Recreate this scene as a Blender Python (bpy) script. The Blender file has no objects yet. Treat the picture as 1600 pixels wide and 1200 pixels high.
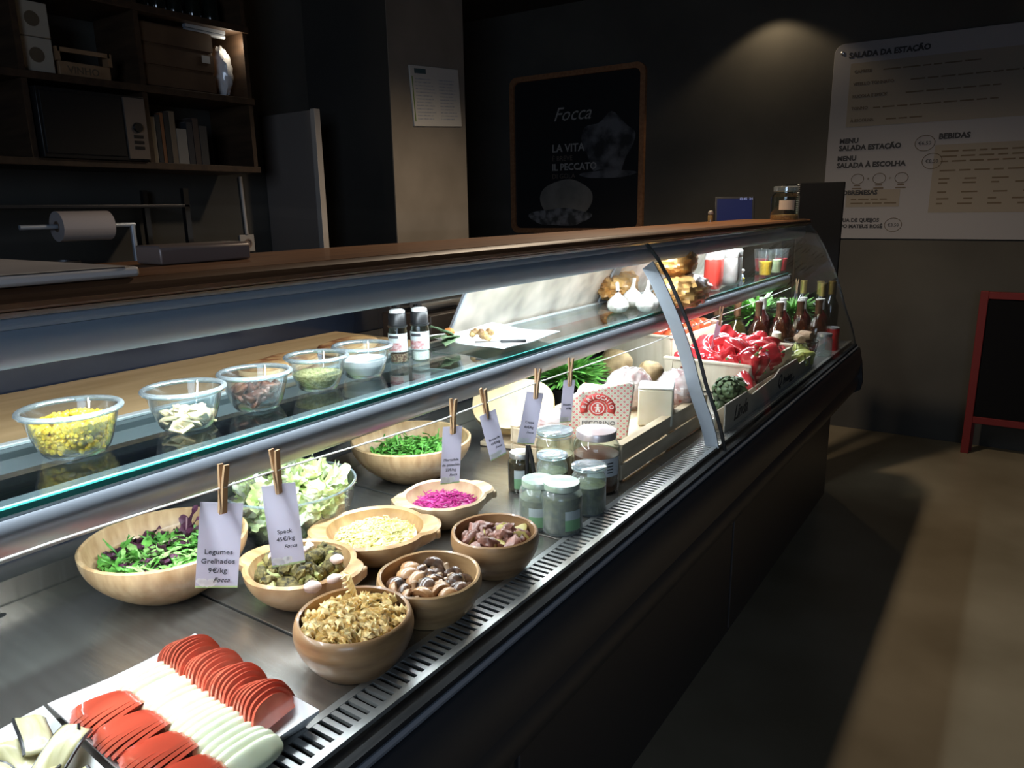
import bpy, math, random
from mathutils import Vector, Matrix, Euler
PI = math.pi
rnd = random.Random(7)
sc = bpy.context.scene
COL = sc.collection

# ------------------------------------------------------------------ camera
F = 1160.0
def _cam_axes(v1=(1610, 312), hc=325):
    a = Vector((v1[0]-800, -(v1[1]-600), -F)).normalized()
    b = Vector((0, -(hc-600), -F))
    up = a.cross(b).normalized()
    if up.y < 0: up = -up
    return Matrix((a.cross(up), a, up))          # rows: world X (customer side), Y (along the counter), Z
RW = _cam_axes()
EYE = Vector((0, 0, 1.55))
cd = bpy.data.cameras.new('camera'); cam = bpy.data.objects.new('camera', cd); COL.objects.link(cam)
cd.sensor_width = 36; cd.lens = F/1600*36; cd.clip_start = .02
cam.matrix_world = Matrix.Translation(EYE) @ RW.to_4x4()
sc.camera = cam
def at(u, v, ax, val):
    "point where the sight line of a photograph pixel meets the plane axis=val"
    d = RW @ Vector((u-800, -(v-600), -F))
    return EYE + d*((val-EYE[ax])/d[ax])
def W(u, v, z): return at(u, v, 2, z)

# ------------------------------------------------------------------ world, lights, exposure
w = bpy.data.worlds.new('world'); sc.world = w; w.use_nodes = True
w.node_tree.nodes['Background'].inputs[0].default_value = (.75, .85, 1, 1)
w.node_tree.nodes['Background'].inputs[1].default_value = .007
vs = sc.view_settings
sc.display_settings.display_device = 'sRGB'
vs.view_transform = 'Standard'; vs.look = 'None'; vs.gamma = 1; vs.exposure = 0.0; vs.use_curve_mapping = False
cy = sc.cycles
cy.max_bounces = 10; cy.transparent_max_bounces = 40; cy.caustics_reflective = False; cy.caustics_refractive = False
cy.sample_clamp_indirect = 3.0

def area(name, loc, target, sx, sy, power, color, spread=180):
    l = bpy.data.lights.new(name, 'AREA'); l.shape = 'RECTANGLE'; l.size = sx; l.size_y = sy
    l.energy = power; l.color = color; l.spread = math.radians(spread)
    o = bpy.data.objects.new(name, l); COL.objects.link(o)
    o.location = loc
    o.rotation_euler = (Vector(target)-Vector(loc)).to_track_quat('-Z', 'Y').to_euler()
    return o
def spot(name, loc, target, power, color, angle, blend, radius):
    l = bpy.data.lights.new(name, 'SPOT'); l.energy = power; l.color = color
    l.spot_size = math.radians(angle); l.spot_blend = blend; l.shadow_soft_size = radius
    o = bpy.data.objects.new(name, l); COL.objects.link(o)
    o.location = loc
    o.rotation_euler = (Vector(target)-Vector(loc)).to_track_quat('-Z', 'Y').to_euler()
    return o
COOL = (.86, .94, 1)
WARM = (1, .72, .42)
# LED strips of the counter: under the timber top, and under the glass shelf (rotated so that the long side runs along Y)
def strip(name, x, z, y0, y1, power, tilt, wid=.02):
    l = bpy.data.lights.new(name, 'AREA'); l.shape = 'RECTANGLE'; l.size = wid; l.size_y = y1-y0
    l.energy = power; l.color = COOL
    o = bpy.data.objects.new(name, l); COL.objects.link(o)
    o.location = (x, (y0+y1)/2, z); o.rotation_euler = (0, math.radians(tilt), 0)
strip('led_strip_top', -.948, 1.396, -.2, 3.8, 29, 8)
strip('led_strip_shelf', -1.00, 1.148, -.2, 3.8, 17, 2)
# lamps of the room: the downlight above the counter that throws the counter's shadow on the floor, and one by the end wall
spot('ceiling_spot_counter', (-1.37, 3.10, 2.92), (-.9, 3.0, 0), 112, (1, .80, .58), 150, .5, .06)
spot('ceiling_spot_wall', (-1.55, 5.28, 2.86), (-1.5, 5.42, 0), 7, (1, .78, .5), 120, .35, .03)
pl_ = bpy.data.lights.new('added_shelf_lamp', 'POINT'); pl_.energy = .55; pl_.color = (1, .86, .66); pl_.shadow_soft_size = .01
po_ = bpy.data.objects.new('added_shelf_lamp', pl_); COL.objects.link(po_); po_.location = (-3.13, 2.35, 2.31)  # small lamp added to light the shelf plank and the bag
# daylight of the shop front behind the photographer
area('shop_front_daylight', (1.1, -2.6, 2.0), (-1.2, 1.2, 1.3), 1.6, 1.6, 9, (.60, .76, 1), 75)

# ------------------------------------------------------------------ materials
def nodes(m):
    m.use_nodes = True; nt = m.node_tree; return nt, nt.nodes, nt.links
MATS = {}
def mat(name, col, rough=.5, metal=0, col2=None, scale=20, stretch=(1,1,1), detail=4, bump=0, bscale=None, lo=.35, hi=.65,
        coat=0, sss=0, spec=.5, trans=0, alpha=1, emit=None, estr=0):
    if name in MATS: return MATS[name]
    m = bpy.data.materials.new(name); nt, N, L = nodes(m)
    b = N['Principled BSDF']
    b.inputs['Base Color'].default_value = (*col, 1); b.inputs['Roughness'].default_value = rough
    b.inputs['Metallic'].default_value = metal; b.inputs['Specular IOR Level'].default_value = spec
    b.inputs['Coat Weight'].default_value = coat; b.inputs['Coat Roughness'].default_value = .08
    b.inputs['Transmission Weight'].default_value = trans; b.inputs['Alpha'].default_value = alpha
    if sss:
        b.inputs['Subsurface Weight'].default_value = sss; b.inputs['Subsurface Radius'].default_value = (.01, .006, .004)
    if emit:
        b.inputs['Emission Color'].default_value = (*emit, 1); b.inputs['Emission Strength'].default_value = estr
    if col2 is not None or bump:
        tc = N.new('ShaderNodeTexCoord'); mp = N.new('ShaderNodeMapping'); mp.inputs['Scale'].default_value = stretch
        L.new(tc.outputs['Object'], mp.inputs[0])
    if col2 is not None:
        n = N.new('ShaderNodeTexNoise'); n.inputs['Scale'].default_value = scale; n.inputs['Detail'].default_value = detail
        L.new(mp.outputs[0], n.inputs[0])
        r = N.new('ShaderNodeValToRGB'); r.color_ramp.elements[0].position = lo; r.color_ramp.elements[1].position = hi
        r.color_ramp.elements[0].color = (*col, 1); r.color_ramp.elements[1].color = (*col2, 1)
        L.new(n.outputs['Fac'], r.inputs[0]); L.new(r.outputs[0], b.inputs['Base Color'])
    if bump:
        n2 = N.new('ShaderNodeTexNoise'); n2.inputs['Scale'].default_value = bscale or scale; n2.inputs['Detail'].default_value = 5
        L.new(mp.outputs[0], n2.inputs[0])
        bp = N.new('ShaderNodeBump'); bp.inputs['Strength'].default_value = bump; bp.inputs['Distance'].default_value = .003
        L.new(n2.outputs['Fac'], bp.inputs['Height']); L.new(bp.outputs[0], b.inputs['Normal'])
    MATS[name] = m; return m
def glass(name, tint=(1,1,1), base=.03, edge=.75, rough=.02, power=4.0, haze=0.0, haze_col=(.8,.85,.9)):
    "clear sheet: transparent, mirror-like at grazing angles, optional haze for moisture, wine or painted-in light"
    if name in MATS: return MATS[name]
    m = bpy.data.materials.new(name); nt, N, L = nodes(m)
    for n in list(N): N.remove(n)
    out = N.new('ShaderNodeOutputMaterial'); t = N.new('ShaderNodeBsdfTransparent'); g = N.new('ShaderNodeBsdfGlossy')
    t.inputs[0].default_value = (*tint, 1); g.inputs['Roughness'].default_value = rough
    lw = N.new('ShaderNodeLayerWeight'); lw.inputs[0].default_value = .5
    p = N.new('ShaderNodeMath'); p.operation = 'POWER'; p.inputs[1].default_value = power; L.new(lw.outputs['Facing'], p.inputs[0])
    a = N.new('ShaderNodeMath'); a.operation = 'MULTIPLY_ADD'; a.inputs[1].default_value = edge; a.inputs[2].default_value = base
    L.new(p.outputs[0], a.inputs[0])
    mx = N.new('ShaderNodeMixShader'); L.new(a.outputs[0], mx.inputs[0]); L.new(t.outputs[0], mx.inputs[1]); L.new(g.outputs[0], mx.inputs[2])
    last = mx
    if haze:
        d = N.new('ShaderNodeBsdfDiffuse'); d.inputs[0].default_value = (*haze_col, 1)
        nz = N.new('ShaderNodeTexNoise'); nz.inputs['Scale'].default_value = 9; tc = N.new('ShaderNodeTexCoord'); L.new(tc.outputs['Object'], nz.inputs[0])
        q = N.new('ShaderNodeMath'); q.operation = 'MULTIPLY'; q.inputs[1].default_value = haze*2; L.new(nz.outputs['Fac'], q.inputs[0])
        m2 = N.new('ShaderNodeMixShader'); L.new(q.outputs[0], m2.inputs[0]); L.new(mx.outputs[0], m2.inputs[1]); L.new(d.outputs[0], m2.inputs[2])
        last = m2
    L.new(last.outputs[0], out.inputs[0])
    MATS[name] = m; return m

def woodmat(name, c1, c2, scale=6, stretch=(12, 1, 12), rough=.5, coat=0, bump=.1):
    return mat(name, c1, rough, col2=c2, scale=scale, stretch=stretch, detail=6, bump=bump, coat=coat, lo=.3, hi=.7)
M_wall = mat('dark_plaster', (.062,.058,.050), .85, col2=(.088,.082,.070), scale=1.6, detail=8, bump=.15, bscale=14)
M_wallB = mat('black_plaster', (.030,.028,.024), .85, col2=(.045,.040,.034), scale=1.6, detail=8, bump=.1, bscale=14)
M_wallL = mat('pillar_plaster', (.17,.145,.115), .8, col2=(.22,.19,.155), scale=3, detail=8, bump=.15, bscale=20)
M_floor = mat('polished_concrete', (.19,.155,.10), .38, col2=(.29,.245,.17), scale=1.5, detail=10, bump=.06, bscale=9)
M_ceil = mat('ceiling_paint', (.03,.028,.026), .9, col2=(.04,.038,.035), scale=3)
M_steel = mat('brushed_steel', (.36,.335,.305), .27, .88, col2=(.44,.415,.38), scale=5, stretch=(1,22,1), bump=.05, bscale=9)
M_alu = mat('satin_aluminium', (.40,.44,.50), .38, .35)
M_canopy = mat('blue_grey_profile', (.33,.38,.46), .42, .2)
M_prof = mat('shelf_profile_grey', (.23,.25,.285), .32, .4)
M_flange = mat('bright_flange', (.74,.79,.80), .3, .1)  # whitened to carry the LED light on the shelf and ledge edges
M_aluD = mat('grey_profile', (.34,.38,.44), .4, .3)
M_grille = mat('steel_grille', (.46,.46,.45), .35, .7)
M_void = mat('dark_duct', (.012,.012,.013), .8)
M_body = mat('anthracite_panel', (.035,.036,.040), .35)
M_body2 = mat('brown_black_panel', (.045,.04,.038), .4)
M_black = mat('black_plastic', (.012,.012,.013), .35)
M_navy = mat('navy_enamel', (.012,.018,.034), .25)
M_timber = woodmat('oiled_timber', (.17,.066,.022), (.29,.13,.046), 3, (14,1,14), .5, .1)
M_timberD = woodmat('dark_timber', (.035,.02,.012), (.07,.04,.022), 4, (1,8,8), .5)
M_ply = woodmat('pale_beech_board', (.52,.35,.17), (.66,.47,.26), 3, (9,1.2,9), .5)
M_crate = woodmat('poplar_slats', (.55,.41,.26), (.74,.60,.42), 4, (10,1.5,10), .6)
M_bamboo = woodmat('bamboo', (.42,.245,.115), (.64,.43,.24), 7, (9,9,2), .4, .15, .03)
M_teak = woodmat('carved_teak', (.33,.17,.065), (.64,.42,.215), 5, (3,9,3), .42, .15, .05)
M_teakP = woodmat('pale_carved_wood', (.42,.27,.14), (.70,.52,.33), 5, (2,9,3), .45, .1, .05)
M_acacia = woodmat('acacia', (.21,.105,.045), (.43,.25,.12), 5, (2,2,11), .35, .3, .03)
M_acaciaD = woodmat('acacia_streaked', (.22,.115,.05), (.58,.36,.17), 4, (2,2,9), .35, .3, .03)
M_peg = woodmat('peg_wood', (.30,.17,.08), (.45,.28,.15), 12, (2,2,.3), .6)
M_white = mat('white_porcelain', (.86,.86,.86), .15, coat=.5)
def thin_paper(name, col, k=.5):
    m = bpy.data.materials.new(name); nt, N, L = nodes(m)
    for n in list(N): N.remove(n)
    out = N.new('ShaderNodeOutputMaterial'); d = N.new('ShaderNodeBsdfDiffuse'); t = N.new('ShaderNodeBsdfTranslucent'); mx = N.new('ShaderNodeMixShader')
    d.inputs[0].default_value = (*col, 1); t.inputs[0].default_value = (*col, 1); mx.inputs[0].default_value = k
    L.new(d.outputs[0], mx.inputs[1]); L.new(t.outputs[0], mx.inputs[2]); L.new(mx.outputs[0], out.inputs[0]); return m
M_paper = thin_paper('white_paper', (.68,.66,.74))
M_paperG = mat('green_print', (.45,.62,.30), .6)
M_cloudp = mat('cloud_print', (.85,.88,.88), .6)
M_ink = mat('black_ink', (.03,.03,.035), .7)
M_inkW = mat('white_ink', (.34,.32,.30), .7)
M_inkB = mat('brown_ink', (.12,.085,.05), .7)
M_glass = glass('counter_glass', (.975,.99,.985), .022, .6)
M_glassShelf = glass('shelf_glass', (.90,.965,.95), .05, .85)
M_glassEdge = mat('green_glass_edge', (.025,.19,.165), .15, trans=0, coat=.5)
M_glassDoor = glass('rear_door_glass', (.80,.80,.76), .20, .6, .25, 3, .62, (.92,.82,.70))  # warm haze colour stands in for the lit interior reflected in the doors
M_bowlG = glass('bowl_glass', (.95,.975,.98), .05, .95, .05, 2.2, .012, (.85,.92,.95))  # slight haze paints the light caught in the bowl
M_rim = glass('bowl_rim_glass', (.80,.92,.95), .26, .9, .10, 1.4, .16, (.80,.90,.94))  # pale haze paints the light that the rim picks up
M_jarG = glass('jar_glass', (.88,.94,.90), .06, .9, .03, 2.4)
M_jarFog = glass('fogged_jar_glass', (.85,.93,.88), .06, .8, .15, 2, .15, (.84,.90,.88))
M_wineG = glass('flask_glass', (.92,.88,.74), .08, .9, .04, 2.2)
M_lid = mat('tin_lid', (.62,.62,.62), .3, .85)
M_red = mat('red_paint', (.17,.010,.008), .6)
M_rope = mat('white_string', (.80,.78,.74), .9, col2=(.6,.58,.55), scale=300)

# ------------------------------------------------------------------ mesh builder
class G:
    def __init__(s): s.v = []; s.f = []; s.m = []; s.k = 0
    def add(s, vs_, fs_, k=None):
        n = len(s.v); s.v += [tuple(p) for p in vs_]; s.f += [tuple(i+n for i in f) for f in fs_]
        s.m += [s.k if k is None else k]*len(fs_); return s
    def box(s, x0, x1, y0, y1, z0, z1, M=None):
        p = [Vector((x, y, z)) for x in (x0, x1) for y in (y0, y1) for z in (z0, z1)]
        if M is not None: p = [M @ q for q in p]
        return s.add(p, [(0,1,3,2),(4,6,7,5),(0,4,5,1),(2,3,7,6),(0,2,6,4),(1,5,7,3)])
    def prism(s, poly, axis, a0, a1, M=None):
        "poly: 2-D outline; axis 0,1,2 = extrusion axis; the other two axes in order"
        def mk(p, a):
            q = list(p); q.insert(axis, a); q = Vector(q); return M @ q if M is not None else q
        n = len(poly); vs_ = [mk(p, a0) for p in poly]+[mk(p, a1) for p in poly]
        fs_ = [tuple(range(n))[::-1], tuple(range(n, 2*n))]+[(i, (i+1) % n, n+(i+1) % n, n+i) for i in range(n)]
        return s.add(vs_, fs_)
    def lathe(s, prof, n=32, M=None, fn=None, closed=False, cap=False):
        vs_ = []; fs_ = []
        for j, (r, z) in enumerate(prof):
            for i in range(n):
                t = 2*PI*i/n; p = Vector((r*math.cos(t), r*math.sin(t), z))
                if fn: p = fn(p, t, j)
                vs_.append(M @ p if M is not None else p)
        m = len(prof)
        for j in range(m if closed else m-1):
            for i in range(n):
                a = j*n+i; b = j*n+(i+1) % n; c = ((j+1) % m)*n+(i+1) % n; d = ((j+1) % m)*n+i
                fs_.append((a, b, c, d))
        if cap: fs_.append(tuple(range(n))[::-1]); fs_.append(tuple(range((m-1)*n, m*n)))
        return s.add(vs_, fs_)
    def tube(s, pts, r, n=8, cap=True):
        pts = [Vector(p) for p in pts]; vs_ = []; fs_ = []
        for i, p in enumerate(pts):
            d = (pts[min(i+1, len(pts)-1)]-pts[max(i-1, 0)]).normalized()
            u = d.cross(Vector((0,0,1)) if abs(d.z) < .9 else Vector((1,0,0))).normalized(); v = d.cross(u)
            rr = r[i] if isinstance(r, (list, tuple)) else r
            for k in range(n):
                a = 2*PI*k/n; vs_.append(p+u*(rr*math.cos(a))+v*(rr*math.sin(a)))
        for i in range(len(pts)-1):
            for k in range(n):
                fs_.append((i*n+k, i*n+(k+1) % n, (i+1)*n+(k+1) % n, (i+1)*n+k))
        if cap: fs_.append(tuple(range(n))[::-1]); fs_.append(tuple(range((len(pts)-1)*n, len(pts)*n)))
        return s.add(vs_, fs_)
    def blob(s, c, r, nu=16, nv=10, fn=None, M=None):
        c = Vector(c); r = (r, r, r) if not isinstance(r, (list, tuple)) else r
        vs_ = []; fs_ = []
        for j in range(nv+1):
            ph = PI*j/nv
            for i in range(nu):
                t = 2*PI*i/nu; d = Vector((math.sin(ph)*math.cos(t), math.sin(ph)*math.sin(t), math.cos(ph)))
                k = fn(d) if fn else 1
                p = Vector((d.x*r[0]*k, d.y*r[1]*k, d.z*r[2]*k))
                if M is not None: p = M @ p
                vs_.append(c+p)
        for j in range(nv):
            for i in range(nu):
                fs_.append((j*nu+i, (j+1)*nu+i, (j+1)*nu+(i+1) % nu, j*nu+(i+1) % nu))
        return s.add(vs_, fs_)
    def sheet(s, fn, nu, nv):
        vs_ = [fn(i/nu, j/nv) for j in range(nv+1) for i in range(nu+1)]
        fs_ = [(j*(nu+1)+i, j*(nu+1)+i+1, (j+1)*(nu+1)+i+1, (j+1)*(nu+1)+i) for j in range(nv) for i in range(nu)]
        return s.add(vs_, fs_)
    def mesh(s, name, mats, smooth=True):
        me = bpy.data.meshes.new(name); me.from_pydata(s.v, [], s.f)
        for m in (mats if isinstance(mats, (list, tuple)) else [mats]): me.materials.append(m)
        me.polygons.foreach_set('material_index', s.m)
        me.polygons.foreach_set('use_smooth', [smooth]*len(s.f))
        me.update()
        if smooth: me.set_sharp_from_angle(angle=math.radians(38))
        return me
    def build(s, name, mats, parent=None, smooth=True, bevel=0, loc=None, rot=None, solid=0):
        o = bpy.data.objects.new(name, s.mesh(name, mats, smooth)); COL.objects.link(o)
        if parent is not None: o.parent = parent
        if loc is not None: o.location = loc
        if rot is not None: o.rotation_euler = rot
        if solid: md = o.modifiers.new('solid', 'SOLIDIFY'); md.thickness = solid; md.offset = 0
        if bevel: md = o.modifiers.new('bevel', 'BEVEL'); md.width = bevel; md.segments = 2; md.limit_method = 'ANGLE'
        return o
def tag(o, label=None, cat=None, group=None, kind=None):
    if label: o['label'] = label
    if cat: o['category'] = cat
    if group: o['group'] = group
    if kind: o['kind'] = kind
    return o
def thing(name, label, cat, loc=(0,0,0), rz=0, group=None, rot=None):
    o = bpy.data.objects.new(name, None); COL.objects.link(o); o.empty_display_size = .02
    o.location = loc; o.rotation_euler = rot or (0, 0, rz); return tag(o, label, cat, group)
def put(name, me, loc, rot=(0,0,0), sc_=1, parent=None, label=None, cat=None, group=None):
    o = bpy.data.objects.new(name, me); COL.objects.link(o); o.location = loc; o.rotation_euler = rot
    o.scale = sc_ if isinstance(sc_, (tuple, list)) else (sc_,)*3
    if parent is not None: o.parent = parent
    return tag(o, label, cat, group)
def dup(root, loc, rot=None, label=None, group=None, scale=None):
    c = root.copy(); COL.objects.link(c); c.location = loc
    if rot is not None: c.rotation_euler = rot
    if scale is not None: c.scale = (scale,)*3
    if label: c['label'] = label
    if group: c['group'] = group
    for ch in list(root.children):
        d = ch.copy(); COL.objects.link(d); d.parent = c
        for g in list(ch.children):
            e = g.copy(); COL.objects.link(e); e.parent = d
    return c
def struct(o): o['kind'] = 'structure'; return o
FONT = None
def textmesh(body, size, extrude=.0004, shear=0, align='LEFT', offset=0):
    cu = bpy.data.curves.new('lettering', 'FONT'); cu.body = body; cu.size = size; cu.extrude = extrude; cu.shear = shear
    cu.align_x = align; cu.resolution_u = 2; cu.offset = offset
    ob = bpy.data.objects.new('lettering', cu); COL.objects.link(ob)
    dg = bpy.context.evaluated_depsgraph_get()
    me = bpy.data.meshes.new_from_object(ob.evaluated_get(dg)); COL.objects.unlink(ob); bpy.data.objects.remove(ob)
    return me
def text(body, size, m, parent, loc, rot, name='lettering', **k):
    me = textmesh(body, size, **k); me.materials.clear(); me.materials.append(m)
    o = bpy.data.objects.new(name, me); COL.objects.link(o); o.parent = parent; o.location = loc; o.rotation_euler = rot
    return o
def noise3(seed):
    r = random.Random(seed); ws = [(Vector((r.uniform(-1,1), r.uniform(-1,1), r.uniform(-1,1)))*r.uniform(2, 7), r.uniform(0, 6.3), r.uniform(.3, 1)) for _ in range(7)]
    def f(d): return sum(a*math.sin(k.dot(d)+p) for k, p, a in ws)/3
    return f

Y0, Y1 = -.35, 3.85          # the display counter's length
DZ = .90                     # deck height
SZ = 1.222                   # top of the glass shelf
YW = 5.5                     # end wall
XL = -3.45                   # kitchen wall
# ------------------------------------------------------------------ the room
struct(G().box(-6, 2.6, -3.4, YW+.1, -.06, 0).build('floor', M_floor, smooth=False))
struct(G().box(-6, 2.6, -3.4, YW+.1, 3.1, 3.16).build('ceiling', M_ceil, smooth=False))
struct(G().box(-6, 2.6, YW, YW+.12, 0, 3.1).build('wall_end', M_wall, smooth=False))
struct(G().box(XL-.12, XL, -3.4, 3.05, 0, 3.1).build('wall_kitchen', M_wall, smooth=False))
struct(G().box(2.5, 2.6, -3.4, YW, 0, 3.1).build('wall_right', M_wallB, smooth=False))
# wall block that ends in the pale pillar face
xa = at(612, 200, 1, 3.05).x; yb = at(729, 250, 0, xa).y
struct(G().box(-6, xa-.004, 3.05, yb-.004, 0, 3.1).build('wall_block', M_wallB, smooth=False))
pl = struct(G().box(xa-.3, xa, 3.052, yb, 0, 3.1).build('wall_pillar', M_wallL, smooth=False))
# ------------------------------------------------------------------ the display counter
case = thing('display_counter', 'long curved-glass refrigerated food counter with a timber top and a lit interior', 'display counter', (0,0,0))
def cpart(g, name, m, **k): return g.build(name, m, case, **k)
YJ = 1.95
GP = [(-.868,1.449),(-.832,1.408),(-.799,1.356),(-.770,1.300),(-.743,1.245),(-.718,1.185),(-.698,1.130),(-.680,1.070),(-.660,1.020),(-.645,.985),(-.630,.940),(-.620,.900),(-.612,.862)]
def sheet_profile(pts, t):
    "closed outline of a sheet of thickness t following the points"
    out = []
    for i, p in enumerate(pts):
        a = Vector(pts[max(i-1,0)]); b = Vector(pts[min(i+1,len(pts)-1)]); d = (b-a).normalized(); n = Vector((-d.y, d.x))
        out.append((Vector(p)-n*t))
    return [tuple(p) for p in pts]+[tuple(p) for p in reversed(out)]
def ribbon(pts, y0, y1, t):
    g = G(); o = sheet_profile(pts, t); n = len(o)
    vs_ = [(x, y0, z) for x, z in o]+[(x, y1, z) for x, z in o]
    fs_ = [(i, n+i, n+(i+1) % n, (i+1) % n) for i in range(n)]
    h = n//2
    for i in range(h-1):
        fs_ += [(i, i+1, n-2-i, n-1-i), (n+i, n+n-1-i, n+n-2-i, n+i+1)]
    return g.add(vs_, fs_)
for a, b in ((Y0, YJ-.003), (YJ+.003, Y1)):
    cpart(ribbon(GP, a, b, .006), 'front_glass', M_glass)
off = [(x-.0, z) for x, z in GP]
cpart(ribbon([(x+.001, z) for x, z in GP], YJ-.0028, YJ+.0028, .009), 'joint_seal', M_black)
ins = lambda d: [tuple(Vector(GP[i])+Vector((-(GP[min(i+1,12)][1]-GP[max(i-1,0)][1]), (GP[min(i+1,12)][0]-GP[max(i-1,0)][0]))).normalized()*-d) for i in range(1, 12)]
o1, o2 = ins(.010), ins(.047)
g = G(); n1 = len(o1); vs_ = [(x, yy, z) for yy in (YJ-.026, YJ-.020) for x, z in o1+o2]; q_ = 2*n1
fs_ = []
for i in range(n1-1): fs_ += [(i, i+1, n1+i+1, n1+i), (q_+i, q_+n1+i, q_+n1+i+1, q_+i+1), (i, q_+i, q_+i+1, i+1), (n1+i, n1+i+1, q_+n1+i+1, q_+n1+i)]
cpart(g.add(vs_, fs_), 'glass_support', M_alu)
cpart(ribbon([(x+.0005, z) for x, z in GP], Y1+.0005, Y1+.004, .007), 'edge_seal', M_black)
# bottom bead that holds the glass
cpart(G().prism([(-.634,.866),(-.606,.866),(-.603,.874),(-.607,.878),(-.634,.874)], 1, Y0, Y1), 'glass_bead', M_alu)
# timber top with a moulded front edge
cpart(G().prism([(-1.19,1.451),(-.893,1.451),(-.893,1.476),(-1.19,1.476)], 1, Y0, Y1+.02), 'timber_top', M_timber)
cpart(G().prism([(-.8925,1.451),(-.880,1.451),(-.870,1.455),(-.868,1.461),(-.872,1.465),(-.871,1.470),(-.879,1.4755),(-.8925,1.4755)], 1, Y0, Y1+.02), 'timber_edge', woodmat('dark_edge_timber', (.07,.03,.013), (.13,.06,.026), 4, (8,1,8), .5))
cpart(G().prism([(-1.188,1.444),(-.885,1.444),(-.878,1.4505),(-1.188,1.4505)], 1, Y0, Y1), 'timber_moulding', M_timberD)
# canopy profile below it, in two steps
cpart(G().prism([(-1.10,1.443),(-.889,1.443),(-.887,1.436),(-.889,1.431),(-1.10,1.431)], 1, Y0, Y1), 'canopy_strip', M_canopy)
cpart(G().prism([(-1.13,1.4305),(-.890,1.4305),(-.886,1.424),(-.886,1.415),(-.889,1.402),(-.895,1.391),(-.903,1.387),(-.908,1.389),(-.910,1.399),(-.925,1.401),(-1.13,1.41)], 1, Y0, Y1), 'canopy_profile', M_canopy)
cpart(G().box(-.960, -.936, -.2, 3.8, 1.3975, 1.3995), 'led_strip', mat('led_lens', (1,1,1), .4, emit=COOL, estr=9), smooth=False)
# the glass shelf, its ground green edge, rounded front profile with its own LEDs, rear profile and brackets
XS = -.935
cpart(G().box(-1.20, XS-.004, -.2, 3.835, SZ-.010, SZ), 'glass_shelf', M_glassShelf, smooth=False)
cpart(G().prism([(XS-.0038,SZ-.010),(XS,SZ-.009),(XS,SZ-.001),(XS-.0038,SZ)], 1, -.2, 3.78), 'shelf_glass_edge', M_glassEdge)
cpart(G().prism([(-1.005,SZ-.013),(XS+.002,SZ-.013),(XS+.007,SZ-.018),(XS+.009,SZ-.030),(XS+.006,SZ-.046),(XS-.002,SZ-.060),(XS-.014,SZ-.069),(XS-.030,SZ-.0715),(-1.03,SZ-.060),(-1.03,SZ-.055),(-.99,SZ-.05)], 1, -.2, 3.78), 'shelf_front_profile', M_prof)
cpart(G().prism([(-1.235,SZ-.030),(-1.165,SZ-.030),(-1.165,SZ-.0105),(-1.2365,SZ-.0105)], 1, -.2, 3.78), 'shelf_rear_profile', M_alu)
cpart(G().box(-.975, XS-.001, -.2, 3.835, SZ-.0128, SZ-.0104), 'shelf_flange', M_flange, smooth=False)
cpart(G().box(-1.237, -1.222, -.2, 3.835, SZ-.0093, SZ-.004), 'lit_edge_strip', M_flange, smooth=False)  # white colour stands in for LED spill along the board's front
for y in (-.05, 1.25, 2.55, 3.7):
    cpart(G().prism([(-1.23,SZ-.03),(-1.0,SZ-.018),(-1.0,SZ-.026),(-1.23,SZ-.075)], 1, y, y+.006), 'shelf_bracket', M_aluD, smooth=False)
cpart(G().box(-1.012,-.988,-.2,3.7,1.1495,1.152), 'led_strip', MATS['led_lens'], smooth=False)
# deck: gastronorm trays with dark joints
ys = [Y0]+[round(.145+.522*k, 3) for k in range(8)]
ys = [y for y in ys if y < Y1-.1]+[Y1-.01]
for a, b in zip(ys[:-1], ys[1:]):
    g = G().box(-1.375, -.703, a+.0025, b-.0025, DZ-.012, DZ)
    t = cpart(g, 'deck_tray', M_steel, smooth=False, bevel=.0015)
cpart(G().box(-1.44, -.61, Y0, Y1, DZ-.05, DZ-.0135), 'well', M_void, smooth=False)
cpart(G().prism([(-1.39,DZ-.013),(-1.378,DZ-.013),(-1.378,DZ+.042),(-1.385,DZ+.044),(-1.44,DZ+.044),(-1.44,DZ+.04),(-1.39,DZ+.04)], 1, Y0, Y1), 'rear_lip', M_steel)
for y in (.32, .44): cpart(G().lathe([(0,DZ+.0003),(.008,DZ+.0006),(.009,DZ+.0002)], 14, Matrix.Translation((-1.345, y, 0))), 'drain_hole', M_void)
# air grille along the front: two rails and one slat after another
for a, b in ((-.702,-.690),(-.647,-.634)): cpart(G().box(a, b, Y0, Y1, DZ-.006, DZ+.001), 'grille_rail', M_grille, smooth=False)
sl = G().box(-.690, -.647, -.0042, .0042, -.005, .0005).mesh('slat', M_grille, False)
y = .10
while y < Y1-.02:
    put('slat', sl, (0, y, DZ), parent=case); y += .0158
# rear: dark back panel under the shelf, slanted sliding doors above it
cpart(G().box(-1.45, -1.441, Y0, Y1, DZ-.02, SZ-.065), 'rear_panel', M_navy, smooth=False)
cpart(G().prism([(-1.62,SZ-.060),(-1.236,SZ-.060),(-1.236,SZ-.030),(-1.62,SZ-.030)], 1, Y0, Y1), 'work_ledge', M_steel)
cpart(G().box(-1.635, -1.628, Y0, 1.74, SZ-.030, 1.432), 'rear_guard', mat('dusty_navy_glass', (.010,.016,.032), .22, col2=(.022,.030,.052), scale=4, coat=.3), smooth=False)
cpart(G().box(-1.6275, -1.6265, .74, .90, 1.255, 1.33), 'grey_patch', mat('dim_grey', (.05,.055,.065), .5), smooth=False)  # plain dim grey rectangle set on the rear guard
def slant(y0, y1, x_top, x_bot, z_top, z_bot, t=.005):
    return G().prism([(x_bot,z_bot),(x_bot+t,z_bot),(x_top+t,z_top),(x_top,z_top)], 1, y0, y1)
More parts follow.
